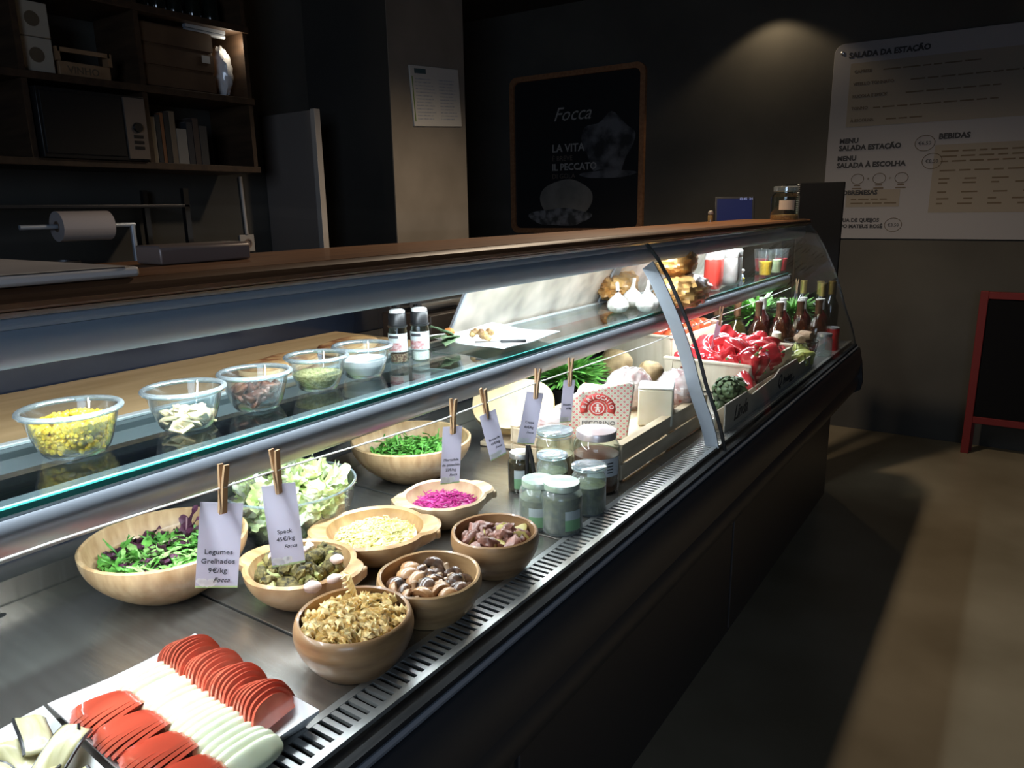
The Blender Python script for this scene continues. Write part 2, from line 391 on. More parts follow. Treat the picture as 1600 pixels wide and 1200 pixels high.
for k, (a, b) in enumerate(((1.52, 2.42),(2.34, 3.10),(3.05, Y1-.03))):
    dx = .012*(k % 2)
    cpart(slant(a, b, -1.150-dx, -1.262-dx, 1.40, SZ-.025), 'sliding_door', M_glassDoor, smooth=False)
for y in (2.36, 3.07): cpart(slant(y, y+.05, -1.140, -1.250, 1.40, SZ-.025, .008), 'door_stile', M_alu, smooth=False)
cpart(slant(1.512, 1.52, -1.148, -1.258, 1.40, SZ-.025, .008), 'door_edge', M_alu, smooth=False)
# far end: glass cheek
g = G(); pr = [(-1.25,1.44)]+[(x-.004, z) for x, z in GP]+[(-1.44,.862),(-1.44,1.1)]
cpart(g.prism(pr, 1, Y1-.008, Y1-.001), 'end_glass', M_glass, smooth=False)
# body below: fascia, bumper, recessed front, plinth
cpart(G().prism([(-.64,.864),(-.600,.864),(-.590,.845),(-.585,.79),(-.594,.735),(-.60,.73),(-.64,.73)], 1, Y0, Y1+.01), 'fascia', M_body)
cpart(G().prism([(-.64,.729),(-.600,.729),(-.592,.715),(-.590,.69),(-.598,.66),(-.62,.64),(-.66,.635),(-.66,.70)], 1, Y0, Y1+.01), 'bumper', M_body2)
cpart(G().box(-1.40, -.70, Y0, Y1-.02, .10, .86), 'cabinet_body', M_body, smooth=False)
cpart(G().box(-1.36, -.80, Y0, Y1-.06, 0, .10), 'plinth', M_black, smooth=False)
for a, b in ((-.3,1.0),(1.02,2.3),(2.32,3.8)): cpart(G().box(-.699, -.692, a, b, .12, .62), 'front_panel', M_body2, smooth=False, bevel=.002)
cpart(G().prism([(-1.44,.60),(-.67,.60),(-.58,.66),(-.572,.70),(-.585,.80),(-.60,.865),(-1.44,.865)], 1, Y1+.011, Y1+.03), 'end_cheek', M_black)
cpart(G().box(-1.43,-1.41,Y0,Y1,.1,.88), 'back_cover', M_body, smooth=False)
# string with price tags pegged to it
def sag(y):
    pts = [(-.2,1.176),(.37,1.176),(.62,1.168),(.68,1.166),(1.05,1.148),(1.25,1.150),(1.40,1.152),(1.55,1.150),(2.05,1.142),(2.6,1.148),(3.2,1.150),(3.75,1.155)]
    for (a, za), (b, zb) in zip(pts[:-1], pts[1:]):
        if a <= y <= b: return za+(zb-za)*(y-a)/(b-a)
    return pts[-1][1]
XT = -.905
tag(G().tube([(XT, y, sag(y)) for y in [-.2+.08*i for i in range(50)]], .0016, 6).build('string', M_rope), 'thin white twisted string stretched below the glass shelf', 'string')
def pegtag(u, v, words, label, where, tilt=0, yaw=0, tl=.105, tw=.036, white=False):
    p = at(u, v, 0, XT); y = p.y; z = sag(y)
    ya = math.radians(90+yaw)
    pg = thing('clothespin', 'wooden clothespin '+where, 'clothespin', (XT+.002, y, z), 0, 'clothespins on the string', rot=(math.radians(tilt), 0, math.radians(8)))
    for s in (-1, 1):
        G().prism([(s*.0006,-.038),(s*.0045,-.036),(s*.0048,.0),(s*.0075,.034),(s*.0042,.034),(s*.0006,.003)], 1, -.0045, .0045).build('peg_half', M_peg, pg, smooth=False)
    G().tube([(-.006,-.003,.002),(-.006,.0052,.002),(.006,.0052,.002),(.006,-.003,.002)], .0007, 5).build('spring', M_lid, pg)
    t = thing('price_tag', label, 'price tag', (XT+.002, y, z), 0, None, rot=(math.radians(tilt), 0, math.radians(yaw)))
    G().box(-.00025, .00025, -tw/2, tw/2, -.022-tl, -.022).build('card', M_paper, t, smooth=False)
    G().box(.0003, .0005, -tw/2, tw/2, -.022-tl, -.022-tl+.003).build('green_edge', M_paperG, t, smooth=False)
    g = G()
    for i in range(5): g.lathe([(0,0),(.0045+.002*(i % 2),0)], 12, Matrix.Translation((.0006,-tw/2+.005+i*.0055, -.022-tl+.006+.004*abs(2-i)*.6)) @ Matrix.Rotation(PI/2, 4, 'Y'))
    g.build('cloud_print', M_cloudp, t)
    R = (PI/2, 0, PI/2); n = len(words)
    for i, wd in enumerate(words):
        last = i == n-1
        text(wd, tw*.19 if not last else tw*.17, M_ink, t, (.0009, .0 if not last else .006, -.022-tl*.60-i*tw*.25), R, align='CENTER', shear=.35 if last else 0, name='lettering')
    return y
pegtag(345, 744, ['Legumes', 'Grelhados', '9€/kg', 'Focca'], 'white price card reading Legumes Grelhados 9€/kg before the big bamboo bowl', 'holding the Legumes Grelhados card, leftmost on the string', -9, -40, .132, .058)
pegtag(430, 728, ['Speck', '45€/kg', 'Focca'], 'white price card reading Speck 45€/kg before the lettuce bowl', 'holding the Speck card', 2, -40, .135, .050)
pegtag(707, 655, ['Mortadela', 'de pistachio', '22€/kg', 'Focca'], 'white price card reading Mortadela de pistachio above the pink cabbage', 'holding the Mortadela card', -5, -28, .120, .042)
pegtag(757, 640, ['Bresaola', '45€/kg', 'Focca'], 'white price card reading Bresaola hanging askew beside the Mortadela card', 'pinching the tilted Bresaola card', 14, -22, .108, .042)
pegtag(838, 620, ['Coppa', '41€/kg', 'Focca'], 'white price card reading Coppa before the yellow cheese wheel', 'holding the Coppa card before the cheese wheel', -13, -26, .125, .048)
pegtag(890, 592, ['Presunto', '45€/kg'], 'narrow white price card hanging just above the swing-top jar', 'holding the card above the swing-top jar', -8, -16, .108, .040)
pegtag(1125, 500, ['41€/kg'], 'narrow white card hanging beside the glass joint before the red peppers', 'at the card nearest the red pepper box', -20, -10, .13, .04)
pegtag(1243, 470, ['9€/kg'], 'far white price card hanging before the pink wine flasks', 'at the far end of the string before the wine', -6, -10, .10, .034)

# ------------------------------------------------------------------ glass bowls and jars on the shelf
def bowl_prof(R, h, t, foot=.6, k=2.2):
    out = []; n = 12
    for i in range(n+1):
        s = i/n; out.append((R*(foot+(1-foot)*(s**(1/k))), h*s))
    inn = [(r-t, max(z, t)) for r, z in reversed(out)]
    return [(0,0)]+out+inn+[(0,t)]
def glass_bowl(u, v, R, what, label, h=.062):
    p = W(u, v, SZ); b = thing('glass_bowl', label, 'bowl', (p.x, p.y, SZ+.0005), 0, 'small glass bowls on the shelf')
    G().lathe(bowl_prof(R*.95, h, .0028, .62, 1.7), 40).build('bowl', M_bowlG, b)
    G().lathe([(R*.93+.0035+.0045*math.cos(a), h-.001+.0042*math.sin(a)) for a in [2*PI*i/10 for i in range(10)]], 44, closed=True).build('rim', M_rim, b)
    G().lathe([(R*.60,0),(R*.62,.004),(R*.56,.004),(R*.55,0)], 30, closed=True).build('foot_ring', M_rim, b)
    return p
def dome_points(n, R, z0, z1, dome, seed=1):
    r = random.Random(seed); out = []
    for i in range(n):
        q = math.sqrt(r.random())*R; a = r.random()*2*PI; zt = z1+dome*(1-(q/R)**2); out.append((q*math.cos(a), q*math.sin(a), z0+(zt-z0)*r.random()**.5))
    return out
def mound(prof_R, z0, z1, dome, m, name, seed, amp=.003, fr=1, parent=None, loc=None, n=40, rr=10):
    "a filled heap with an uneven top"
    nz = noise3(seed); g = G(); vs_ = []
    prof = [(prof_R*.62, z0), (prof_R*.8, z0+(z1-z0)*.35), (prof_R*.93, z0+(z1-z0)*.7), (prof_R, z1)]+[(prof_R*(1-k/rr), z1+dome*(1-(1-k/rr)**2)) for k in range(1, rr)]+[(0.0005, z1+dome)]
    def fn(p, t, j):
        d = Vector((p.x, p.y, 0))/prof_R*3*fr
        if j >= 3: p.z += amp*nz(d)
        return p
    return g.lathe(prof, n, fn=fn).build(name, m, parent, loc=loc)
M_corn = mat('sweetcorn', (.88,.56,.02), .35, col2=(.80,.62,.08), scale=60, sss=.2, coat=.3)
M_cornD = mat('sweetcorn_in_juice', (.55,.42,.05), .4, col2=(.78,.58,.06), scale=140)
p = glass_bowl(120, 706, .065, 0, 'clear glass bowl filled with yellow sweetcorn, leftmost on the shelf', .064)
g = G(); r = random.Random(4)
for x, y, z in dome_points(330, .052, .034, .045, .012, 3):
    M = Euler((r.random()*6, r.random()*6, r.random()*6)).to_matrix()
    g.blob((x, y, z), (.0052,.0042,.0032), 7, 5, M=M)
for i in range(300):
    z = r.uniform(.010, .046); a_ = r.random()*2*PI; q_ = .0617*(.62+.38*((z/.064)**(1/1.7)))-.0075
    g.blob((q_*math.cos(a_), q_*math.sin(a_), z), (.0056,.0046,.0036), 7, 5, M=Euler((r.random()*6, r.random()*6, r.random()*6)).to_matrix())
c = g.build('sweetcorn', M_corn, loc=(p.x, p.y, SZ)); tag(c, 'yellow sweetcorn kernels heaped in the leftmost glass bowl', 'sweetcorn', kind='stuff')
mound(.046, .0065, .040, .006, M_cornD, 'corn_base', 2, .002, parent=c)
c.children[0].name = 'kernel_bed'
p = glass_bowl(294, 666, .060, 0, 'clear glass bowl with a few parmesan shavings, second from the left')
M_parm = mat('parmesan', (.80,.64,.34), .55, col2=(.86,.74,.46), scale=80, sss=.2)
r = random.Random(9)
pm = G().box(-.011,.011,-.008,.008,-.0012,.0012).mesh('cheese_shaving', M_parm, False)
for i, (x, y, z) in enumerate(dome_points(44, .036, .010, .016, .014, 5)):
    put('cheese_shaving', pm, (p.x+x, p.y+y, SZ+z), (r.uniform(-.7,.7), r.uniform(-.7,.7), r.random()*6), r.uniform(.7,1.3), None, 'pale shaving of hard cheese in the second glass bowl', 'cheese', 'cheese shavings in the second glass bowl')
p = glass_bowl(403, 636, .059, 0, 'clear glass bowl of dark dried tomatoes, third from the left')
M_dried = mat('dried_tomato', (.055,.018,.012), .5, col2=(.17,.07,.04), scale=50, bump=.5, bscale=90, coat=.2)
def crumple(seed, flat=.45):
    nz = noise3(seed); return lambda d: 1+.28*nz(d*1.0)
dm = [G().blob((0,0,0), (.015,.012,.007), 14, 9, crumple(s)).mesh('dried_tomato', M_dried) for s in (1,2,3)]
for i, (x, y, z) in enumerate(dome_points(34, .036, .010, .030, .012, 8)):
    put('dried_tomato', dm[i % 3], (p.x+x, p.y+y, SZ+z), (r.uniform(-1,1), r.uniform(-1,1), r.random()*6), 1, None, 'wrinkled dark dried tomato in the third glass bowl', 'dried tomato', 'dried tomatoes in the third glass bowl')
p = glass_bowl(498, 606, .057, 0, 'clear glass bowl of dried green oregano, fourth from the left')
M_herb = mat('dried_oregano', (.22,.22,.06), .9, col2=(.56,.53,.24), scale=220, bump=.8, bscale=300)
c = mound(.046, .005, .030, .004, M_herb, 'dried_oregano', 12, .0015, 2, loc=(p.x, p.y, SZ)); tag(c, 'crumbled dried green oregano in the fourth glass bowl', 'herbs', kind='stuff')
p = glass_bowl(569, 587, .058, 0, 'clear glass bowl of white salt, nearest the pepper mills')
M_salt = mat('white_salt', (.85,.85,.86), .7, bump=.4, bscale=300)
c = mound(.048, .005, .036, .004, M_salt, 'white_salt', 15, .001, 2, loc=(p.x, p.y, SZ)); tag(c, 'coarse white salt in the glass bowl beside the pepper mills', 'salt', kind='stuff')
# two spice mills
M_pepper = mat('mixed_peppercorns', (.09,.035,.025), .5, col2=(.30,.22,.16), scale=260, lo=.45, hi=.55)
M_saltc = mat('salt_crystals', (.62,.66,.66), .3, col2=(.8,.82,.82), scale=260)
M_frost = mat('white_grinder_top', (.88,.88,.86), .6)
M_lbl = mat('grey_label', (.42,.47,.47), .5); M_lblr = mat('label_red_print', (.32,.10,.10), .5, col2=(.5,.42,.42), scale=120)
def mill(u, v, fill, label):
    p = W(u, v, SZ); t = thing('spice_mill', label, 'spice mill', (p.x, p.y, SZ+.0005), math.radians(-35), 'spice mills on the shelf')
    G().lathe([(0,0),(.020,0),(.0215,.004),(.0215,.062),(.0195,.072),(.0185,.080)], 28).build('glass_body', M_jarG, t)
    G().lathe([(0,.003),(.0185,.003),(.019,.020),(0,.026)], 20).build('filling', fill, t)
    G().lathe([(.0205,.078),(.0215,.080),(.0215,.083),(.0195,.084),(.0195,.108),(.018,.110),(0,.110)], 28).build('cap', M_black, t)
    G().lathe([(.0175,.110),(.0175,.115),(.013,.1175),(0,.1178)], 10).build('grinder_top', M_frost, t)
    g = G()
    def curved(a0, a1, z0, z1, r_): return lambda i, j: (r_*math.cos(a0+(a1-a0)*i), r_*math.sin(a0+(a1-a0)*i), z0+(z1-z0)*j)
    G().sheet(curved(-1.9, .9, .026, .066, .0219), 14, 1).build('label', M_lbl, t)
    G().sheet(curved(-1.5, .1, .028, .046, .0221), 10, 1).build('label_picture', M_lblr, t)
    G().sheet(curved(-1.3, -.2, .056, .062, .0222), 8, 1).build('label_name', M_ink, t)
mill(624, 566, M_pepper, 'black-capped spice mill of mixed peppercorns, left of the pair on the shelf')
mill(658, 562, M_saltc, 'black-capped spice mill of salt, right of the pair on the shelf')
# white plate with herbs and tongs
a, b, c_, d = [W(u, v, SZ+.012) for u, v in ((675,512),(868,524),(797,557),(640,537))]
pc = [Vector((-1.235,1.42,0)), Vector((-1.185,1.70,0)), Vector((-.965,1.63,0)), Vector((-.945,1.36,0)), Vector((-1.19,1.27,0))]
pc = [Vector((-1.215,1.395,0)), Vector((-1.20,1.665,0)), Vector((-.955,1.62,0)), Vector((-.945,1.355,0))]
ce = sum(pc, Vector())/4
g = G(); rings = [(.55,.0),(.60,.004),(.97,.014),(1.0,.0165),(1.0,.0145),(.62,.0)]
def around(k, z, n=8):
    out = []
    for i in range(4):
        p0 = pc[i]; p1 = pc[(i+1) % 4]
        for j in range(n):
            s = j/n; q = p0.lerp(p1, s); q = ce+(q-ce)*k; sg = .006*k*math.sin(PI*s); q = q-(q-ce).normalized()*sg; out.append((q.x-ce.x, q.y-ce.y, z+.003*math.cos(2*PI*s)*(k > .9)))
    return out
vs_ = []; N_ = 32
rr = [(.02,.003),(.58,.003),(.97,.0155),(1.0,.0165),(1.0,.0145),(.62,0),(.02,0)]
for k, z in rr: vs_ += around(k, z)
fs_ = [tuple(range(N_))]+[(j*N_+i, j*N_+(i+1) % N_, (j+1)*N_+(i+1) % N_, (j+1)*N_+i) for j in range(len(rr)-1) for i in range(N_)]+[tuple(range((len(rr)-1)*N_, len(rr)*N_))[::-1]]
tag(g.add(vs_, fs_).build('square_plate', M_white, loc=(ce.x, ce.y, SZ+.0005)), 'white square porcelain plate with upturned corners on the glass shelf', 'plate')
M_leafg = mat('grey_green_leaf', (.10,.17,.09), .6, col2=(.20,.28,.15), scale=60)
def leaf(g, base, dirv, L, wd, curl=.3, ruff=0, n=5, up=Vector((0,0,1)), seed=0):
    d = Vector(dirv).normalized(); s = d.cross(up)
    if s.length < .1: s = d.cross(Vector((1,0,0)))
    s.normalize(); nrm = s.cross(d); rr_ = random.Random(seed); ph = rr_.random()*6
    vs_ = []
    for i in range(n+1):
        t = i/n; c = Vector(base)+d*(L*t)+nrm*(-curl*L*t*t); wv = wd*math.sin(PI*min(1, t*.92+.06))**.7*(1 if ruff == 0 else 1+.45*math.sin(t*9+ph))
        for k in (-1, 0, 1): vs_.append(c+s*(wv*.5*k)+nrm*(abs(k)*wd*.12+ruff*wd*math.sin(t*11+k*2+ph)))
    fs_ = [(i*3+k, i*3+k+1, i*3+k+4, i*3+k+3) for i in range(n) for k in (0, 1)]
    return g.add(vs_, fs_)
q = W(712, 528, SZ+.02)
hb = thing('wilted_leaves', 'folded grey-green leaves with an orange flower on the white plate', 'leaves', (q.x, q.y, SZ+.019), 0); hb.scale = (1.5,)*3
for i in range(5):
    g = G(); leaf(g, (0,0,0), (rnd.uniform(-1,1), rnd.uniform(-1,1), .1+.5*(i == 0)), .05, .022, .2, .05, 7, seed=i); g.build('leaf', M_leafg, hb, solid=.001)
G().blob((-.012,.0,.010), (.009,.008,.006), 10, 7, crumple(4)).build('flower', mat('orange_petals', (.75,.28,.08), .6), hb)
q = W(757, 528, SZ+.02)
sk = thing('seed_head', 'dried brown seed cluster lying on the white plate', 'dried flower', (q.x, q.y, SZ+.018), 0); sk.scale = (1.5,)*3
for i in range(14):
    G().blob((rnd.uniform(-.018,.018), rnd.uniform(-.014,.014), rnd.uniform(.002,.014)), (.006,.005,.005), 8, 6, crumple(i)).build('seed', mat('seed_brown', (.16,.08,.035), .6, col2=(.45,.30,.12), scale=90), sk)
q0 = W(742, 535, SZ+.02); q1 = W(822, 533, SZ+.02)
kn = thing('butter_knife', 'small dark steel knife lying on the white plate', 'knife', (q0.x, q0.y, SZ+.021), math.atan2(q1.y-q0.y, q1.x-q0.x))
Lk = (q1-q0).length
G().box(0, Lk*.5, -.006, .006, -.001, .001).build('blade', mat('dark_steel', (.16,.16,.17), .3, .9), kn, bevel=.0008)
G().box(Lk*.5, Lk, -.005, .005, -.0035, .0035).build('handle', M_black, kn, bevel=.0015)
# garlic
M_garlic = mat('garlic_skin', (.50,.45,.40), .55, col2=(.70,.67,.63), scale=14, stretch=(6,6,1))
def garlic(u, v, s, rot, lean, label):
    p = W(u, v, SZ); t = thing('garlic_bulb', label, 'garlic', (p.x, p.y, SZ+.0005), rot, 'garlic bulbs on the shelf')
    def fn(q, a, j):
        k = 1+.13*abs(math.sin(a*4))-.05 if .004 < q.z < .046*s else 1
        return Vector((q.x*k, q.y*k, q.z))
    prof = [(0,.001),(.010,.0),(.022,.006),(.029,.018),(.0275,.030),(.018,.042),(.009,.050),(.006,.056)]
    G().lathe([(r*s, z*s) for r, z in prof], 32, fn=fn).build('bulb', M_garlic, t)
    G().tube([(0,0,.050*s),(lean*.004,0,.060*s),(lean*.010,0,.070*s),(lean*.017,0,.080*s)], [.0075*s,.0055*s,.005*s,.0055*s], 10).build('stem', M_garlic, t)
garlic(965, 489, 1.14, 2.2, 1.3, 'white garlic bulb with a long bent stem, leftmost on the shelf')
garlic(988, 480, 1.2, .5, .3, 'white garlic bulb behind the two front bulbs')
garlic(1011, 488, 1.24, 1.2, .4, 'white garlic bulb at the front with an upright stem')
garlic(1031, 478, 1.1, -.6, .9, 'white garlic bulb, rightmost beside the bread bag')
# bread in golden cellophane and two wrapped packets
M_bread = mat('golden_bread', (.42,.19,.05), .5, col2=(.88,.58,.22), scale=26, bump=.5, bscale=30, coat=.3)
M_cello = mat('cellophane', (.52,.24,.06), .35, col2=(.88,.55,.20), scale=16, lo=.38, hi=.6, coat=.35, alpha=.72, bump=1, bscale=30)
def bread(u, v, dims, rz, seed, label, tilt=0, dz=0):
    p = W(u, v, SZ); nz = noise3(seed)
    t = thing('wrapped_bread', label, 'bread', (p.x, p.y, SZ+dims[2]+dz), 0, 'wrapped bread on the shelf', rot=(0, tilt, rz))
    G().blob((0,0,0), dims, 30, 18, lambda d: (1+.07*nz(d*.8))/(abs(d.x)**3+abs(d.y)**3+abs(d.z)**3)**(1/3)*.92).build('loaf', M_bread, t)
    n2 = noise3(seed+50); n4 = noise3(seed+80)
    G().blob((0,0,0.001), tuple(x*1.06 for x in dims), 44, 28, lambda d: (1+.075*n2(d*3.2)+.16*abs(n4(d*4.2))-.03)/(abs(d.x)**3+abs(d.y)**3+abs(d.z)**3)**(1/3)*.93).build('cellophane_bag', M_cello, t)
bread(966, 466, (.065,.165,.046), .35, 3, 'flat golden loaf in crumpled cellophane behind the garlic')
bread(1066, 478, (.078,.16,.050), .2, 5, 'golden loaf in cellophane right of the glass joint, lower of two')
bread(1056, 474, (.066,.13,.052), .3, 8, 'golden loaf in cellophane on top of the other loaf', 0, .098)
def packet(u, v, dims, rz, m1, m2, label):
    p = W(u, v, SZ); nz = noise3(int(u)); t = thing('flour_packet', label, 'packet', (p.x, p.y, SZ+dims[2]+.002), rz, 'paper packets on the shelf')
    sh = lambda d: (1+.025*nz(d*2))/(abs(d.x)**5+abs(d.y)**5+abs(d.z)**5)**(1/5)*.97
    G().blob((0,0,0), dims, 32, 22, sh).build('bag', m1, t)
    G().blob((0,0,dims[2]*.76), (dims[0]*1.012, dims[1]*1.012, dims[2]*.28), 32, 14, sh).build('folded_top', m2, t)
M_pkr = mat('red_packet', (.62,.05,.035), .35, coat=.3); M_pkw = mat('white_packet', (.60,.58,.54), .5); M_pkg = mat('grey_packet', (.26,.25,.23), .5, col2=(.42,.40,.37), scale=20, coat=.3)
packet(1114, 453, (.033,.055,.075), .15, M_pkr, M_pkw, 'red packet with a white top behind the golden loaf')
packet(1140, 447, (.042,.062,.074), .15, M_pkg, M_pkg, 'grey-white paper packet right of the red one')
# tumblers of juice and a tiny figure
def tumbler(x, y, juice, label, h=.115):
    t = thing('juice_glass', label, 'glass', (x, y, SZ+.0005), 0, 'glasses of juice at the far end of the shelf')
    def fn(p, a, j):
        k = 1-.03*abs(math.sin(a*5)); return Vector((p.x*k, p.y*k, p.z))
    G().lathe([(0,0),(.026,0),(.028,.03),(.031,.04),(.037,h),(.035,h),(.029,.042),(.025,.008),(0,.008)], 40, fn=fn).build('tumbler', M_bowlG, t)
    G().lathe([(0,.009),(.0255,.009),(.0285,.043),(.031,.068),(0,.069)], 28).build('juice', juice, t)
j1 = mat('orange_juice', (.85,.50,.03), .2, sss=.3); j2 = mat('lemon_juice', (.70,.72,.42), .2, sss=.3); j3 = mat('berry_juice', (.62,.04,.05), .2, sss=.3)
xy = [W(1208, 431, SZ), W(1233, 427, SZ), W(1247, 417, SZ), W(1262, 417, SZ)]
xy = [(-.980,3.53), (-.972,3.67), (-1.055,3.72), (-.975,3.775)]
for (x, y), m, lb in zip(xy, (j1, j2, j3, j3), ('tumbler of orange-yellow juice, nearest of the juice glasses', 'tumbler of pale lemon juice, second of the glasses', 'tumbler of red juice, rear one by the end glass', 'tumbler of red juice, front one by the end glass')): tumbler(x, y, m, lb)
t = thing('toy_figure', 'tiny painted toy figure on the shelf left of the orange juice', 'figurine', (-1.03, 3.34, SZ+.0005), .4)
G().lathe([(0,0),(.012,0),(.013,.006),(.009,.02),(.005,.026),(0,.028)], 16).build('body', mat('toy_grey', (.3,.33,.38), .4), t)
G().blob((0,0,.034), .009, 12, 8).build('head', mat('toy_skin', (.6,.4,.3), .5), t)
G().lathe([(.014,.040),(.010,.046),(0,.048)], 14).build('hat', mat('toy_hat', (.7,.68,.6), .5), t)
G().blob((.008,-.010,.006), (.006,.005,.005), 10, 6).build('basket', mat('toy_yellow', (.7,.5,.05), .5), t)
# staff-side board with toasted flat bread
cb = G().box(-1.62, -1.238, -.15, 1.47, SZ-.0295, SZ-.011).build('serving_board', M_ply, bevel=.002); tag(cb, 'long pale wooden board on the staff ledge behind the glass shelf', 'board')
M_toast = mat('toasted_crust', (.26,.085,.025), .7, col2=(.72,.46,.20), scale=22, lo=.38, hi=.62, bump=.3, bscale=90); M_crumb = mat('bread_side', (.78,.58,.32), .8)
for (u, v, L_, lb) in ((438, 572, .10, 'flat toasted bread slab with a dark crust, left on the pale board'), (545, 543, .085, 'rounded toasted bread slab beside the rear box')):
    q = W(u, v, SZ); nz = noise3(u); t = thing('toasted_bread', lb, 'bread', (q.x, q.y, SZ-.0105), .25, 'toasted breads on the board')
    sh = lambda d: (1+.04*nz(d*2))/(abs(d.x)**4+abs(d.y)**4+abs(d.z)**4)**.25
    G().blob((0,0,.013), (.05, L_, .013), 32, 14, sh).build('crumb', M_crumb, t)
    G().blob((0,0,.0215), (.049, L_*.985, .0065), 32, 14, sh).build('crust', M_toast, t)
t = thing('foil_dispenser', 'dark brown dispenser box with two foil rolls behind the spice mills', 'dispenser', (-1.40, 1.62, SZ-.0295), 0)
G().box(-.09,.09,-.09,.10,0,.075).build('box', mat('brown_box', (.035,.022,.016), .5), t, bevel=.003)
for x in (-.045,.035): G().tube([(x,-.085,.10),(x,.095,.10)], .022, 18).build('roll', mat('foil', (.45,.45,.46), .25, .9), t)
for x in (-.045,.035):
    for y in (-.09,.097): G().box(x-.004,x+.004,y-.003,y+.003,.074,.104).build('roll_support', M_black, t)
# ------------------------------------------------------------------ wooden bowls on the deck
def wood_bowl(name, label, x, y, R, h, m, foot=.5, k=2.0, t=.007, group='wooden bowls on the deck', rimin=0, wob=0, rz=0, lugs=0, lugL=.022, z=DZ+.0008, segs=64):
    """lathe-turned bowl: rimin = how far the lip curls inward; wob = uneven carved outline; lugs = two carved handles"""
    b = thing(name, label, 'bowl', (x, y, z), rz, group)
    n = 14; out = []
    for i in range(n+1):
        s = i/n; r_ = R*(foot+(1-foot)*(1-(1-s)**k)); r_ -= rimin*max(0, (s-.62)/.38)**2
        out.append((r_, h*s))
    inn = [(max(r_-t, .001), max(z_, t*1.1)) for r_, z_ in reversed(out)]
    prof = [(0, 0), (R*foot*.9, 0)]+out+[((out[-1][0]+inn[0][0])/2, h+t*.35)]+inn+[(0, t*1.1)]
    nz = noise3(int(abs(x*y)*1e4))
    def fn(p, a, j):
        f = 1+wob*nz(Vector((math.cos(a), math.sin(a), 0))*1.2)
        q = Vector((p.x*f, p.y*f, p.z))
        if lugs and 8 <= j <= len(out)+2:
            c = abs(math.cos(a))
            w_ = max(0, (c-.90)/.10)**.5 if c > .90 else 0
            q += Vector((math.cos(a), math.sin(a), 0))*lugL*w_*min(1, max(0, (p.z/h-.45)/.25))
        if wob: q.z += wob*.05*nz(Vector((math.cos(a)*2, math.sin(a)*2, 1)))*(p.z/h)
        return q
    G().lathe(prof, segs, fn=fn).build('bowl', m, b)
    if lugs:
        for s in (0, PI):
            g = G(); M = Matrix.Rotation(s, 4, 'Z')
            g.prism([(-.030,h*.70),(.030,h*.70),(.033,h*.98),(-.033,h*.98)], 0, R-rimin-.003, R+lugL*.95, M)
            g.build('handle', m, b, bevel=.004)
    return b, (x, y)
def Wd(u, v, z): p = W(u, v, z); return p.x, p.y
M_rocket = mat('rocket_leaf', (.06,.22,.03), .5, col2=(.16,.42,.07), scale=40)
M_rocket2 = mat('pale_rocket_leaf', (.20,.42,.10), .5, col2=(.34,.55,.18), scale=40)
M_purple = mat('purple_leaf', (.05,.012,.03), .5, col2=(.13,.04,.08), scale=40)
M_lett = mat('iceberg_lettuce', (.52,.66,.22), .45, col2=(.84,.90,.52), scale=22, sss=.15)
M_lettw = mat('iceberg_rib', (.72,.78,.50), .45, col2=(.86,.88,.70), scale=22, sss=.15)
def leaves(name, m, x, y, R, z0, z1, dome, n, L, wd, seed, label, cat='salad leaves', ruff=.22, keep=None):
    g = G(); r = random.Random(seed)
    for i in range(n):
        q = math.sqrt(r.random())*R; a = r.random()*2*PI
        if keep and not keep(q*math.cos(a), q*math.sin(a)): continue
        zt = z1+dome*(1-(q/R)**2); zz = z0+(zt-z0)*(.55+.45*r.random())
        d = (r.uniform(-1,1), r.uniform(-1,1), r.uniform(-.25,.45)); l = L*r.uniform(.6,1.3)
        leaf(g, (q*math.cos(a)-d[0]*l*.4, q*math.sin(a)-d[1]*l*.4, zz), d, l, wd*r.uniform(.6,1.2), r.uniform(-.2,.7), ruff, 6, seed=i+seed*100)
    vv = []
    for p in g.v:
        z = max(p[2], .026); Rin = .122*(.42+.58*(1-(1-min(1, z/.095))**2.1))-.004; q = math.hypot(p[0], p[1]); k = min(1, Rin/q) if z < .1 else 1
        vv.append((p[0]*k, p[1]*k, z))
    g.v = vv
    o = g.build(name, m, loc=(x, y, DZ)); return tag(o, label, cat, kind='stuff')
# big bamboo bowl of mixed leaves
x, y = -1.182, .648
wood_bowl('bamboo_bowl', 'large round bamboo bowl of rocket and purple leaves, leftmost on the deck', x, y, .137, .098, M_bamboo, .42, 2.1, .008)
leaves('rocket_leaves', M_rocket, x, y, .105, .03, .062, .012, 420, .036, .011, 3, 'green rocket leaves in the large left bamboo bowl')
leaves('light_rocket_leaves', M_rocket2, x+.01, y+.01, .09, .05, .066, .014, 110, .034, .012, 5, 'paler rocket leaves lying on top in the large left bamboo bowl')
leaves('purple_leaves', M_purple, x-.03, y+.0, .085, .04, .068, .012, 90, .038, .016, 7, 'dark purple salad leaves among the rocket in the left bamboo bowl')
t = thing('purple_sprig', 'upright purple lettuce leaf rising against the back of the left bamboo bowl', 'salad leaf', (x-.035, y+.06, DZ+.066), 0)
for i, (dx, L_) in enumerate(((0,.06),(.3,.05),(-.4,.045),(.7,.04))):
    g = G(); leaf(g, (0,0,0), (dx, .2, 1), L_, .022, .3, .15, 8, seed=i); g.build('leaf', M_purple, t)
g = G(); g.tube([(0,0,0),(0,.005,.04)], .0016, 6); g.build('stem', mat('pink_stem', (.32,.18,.2), .5), t)
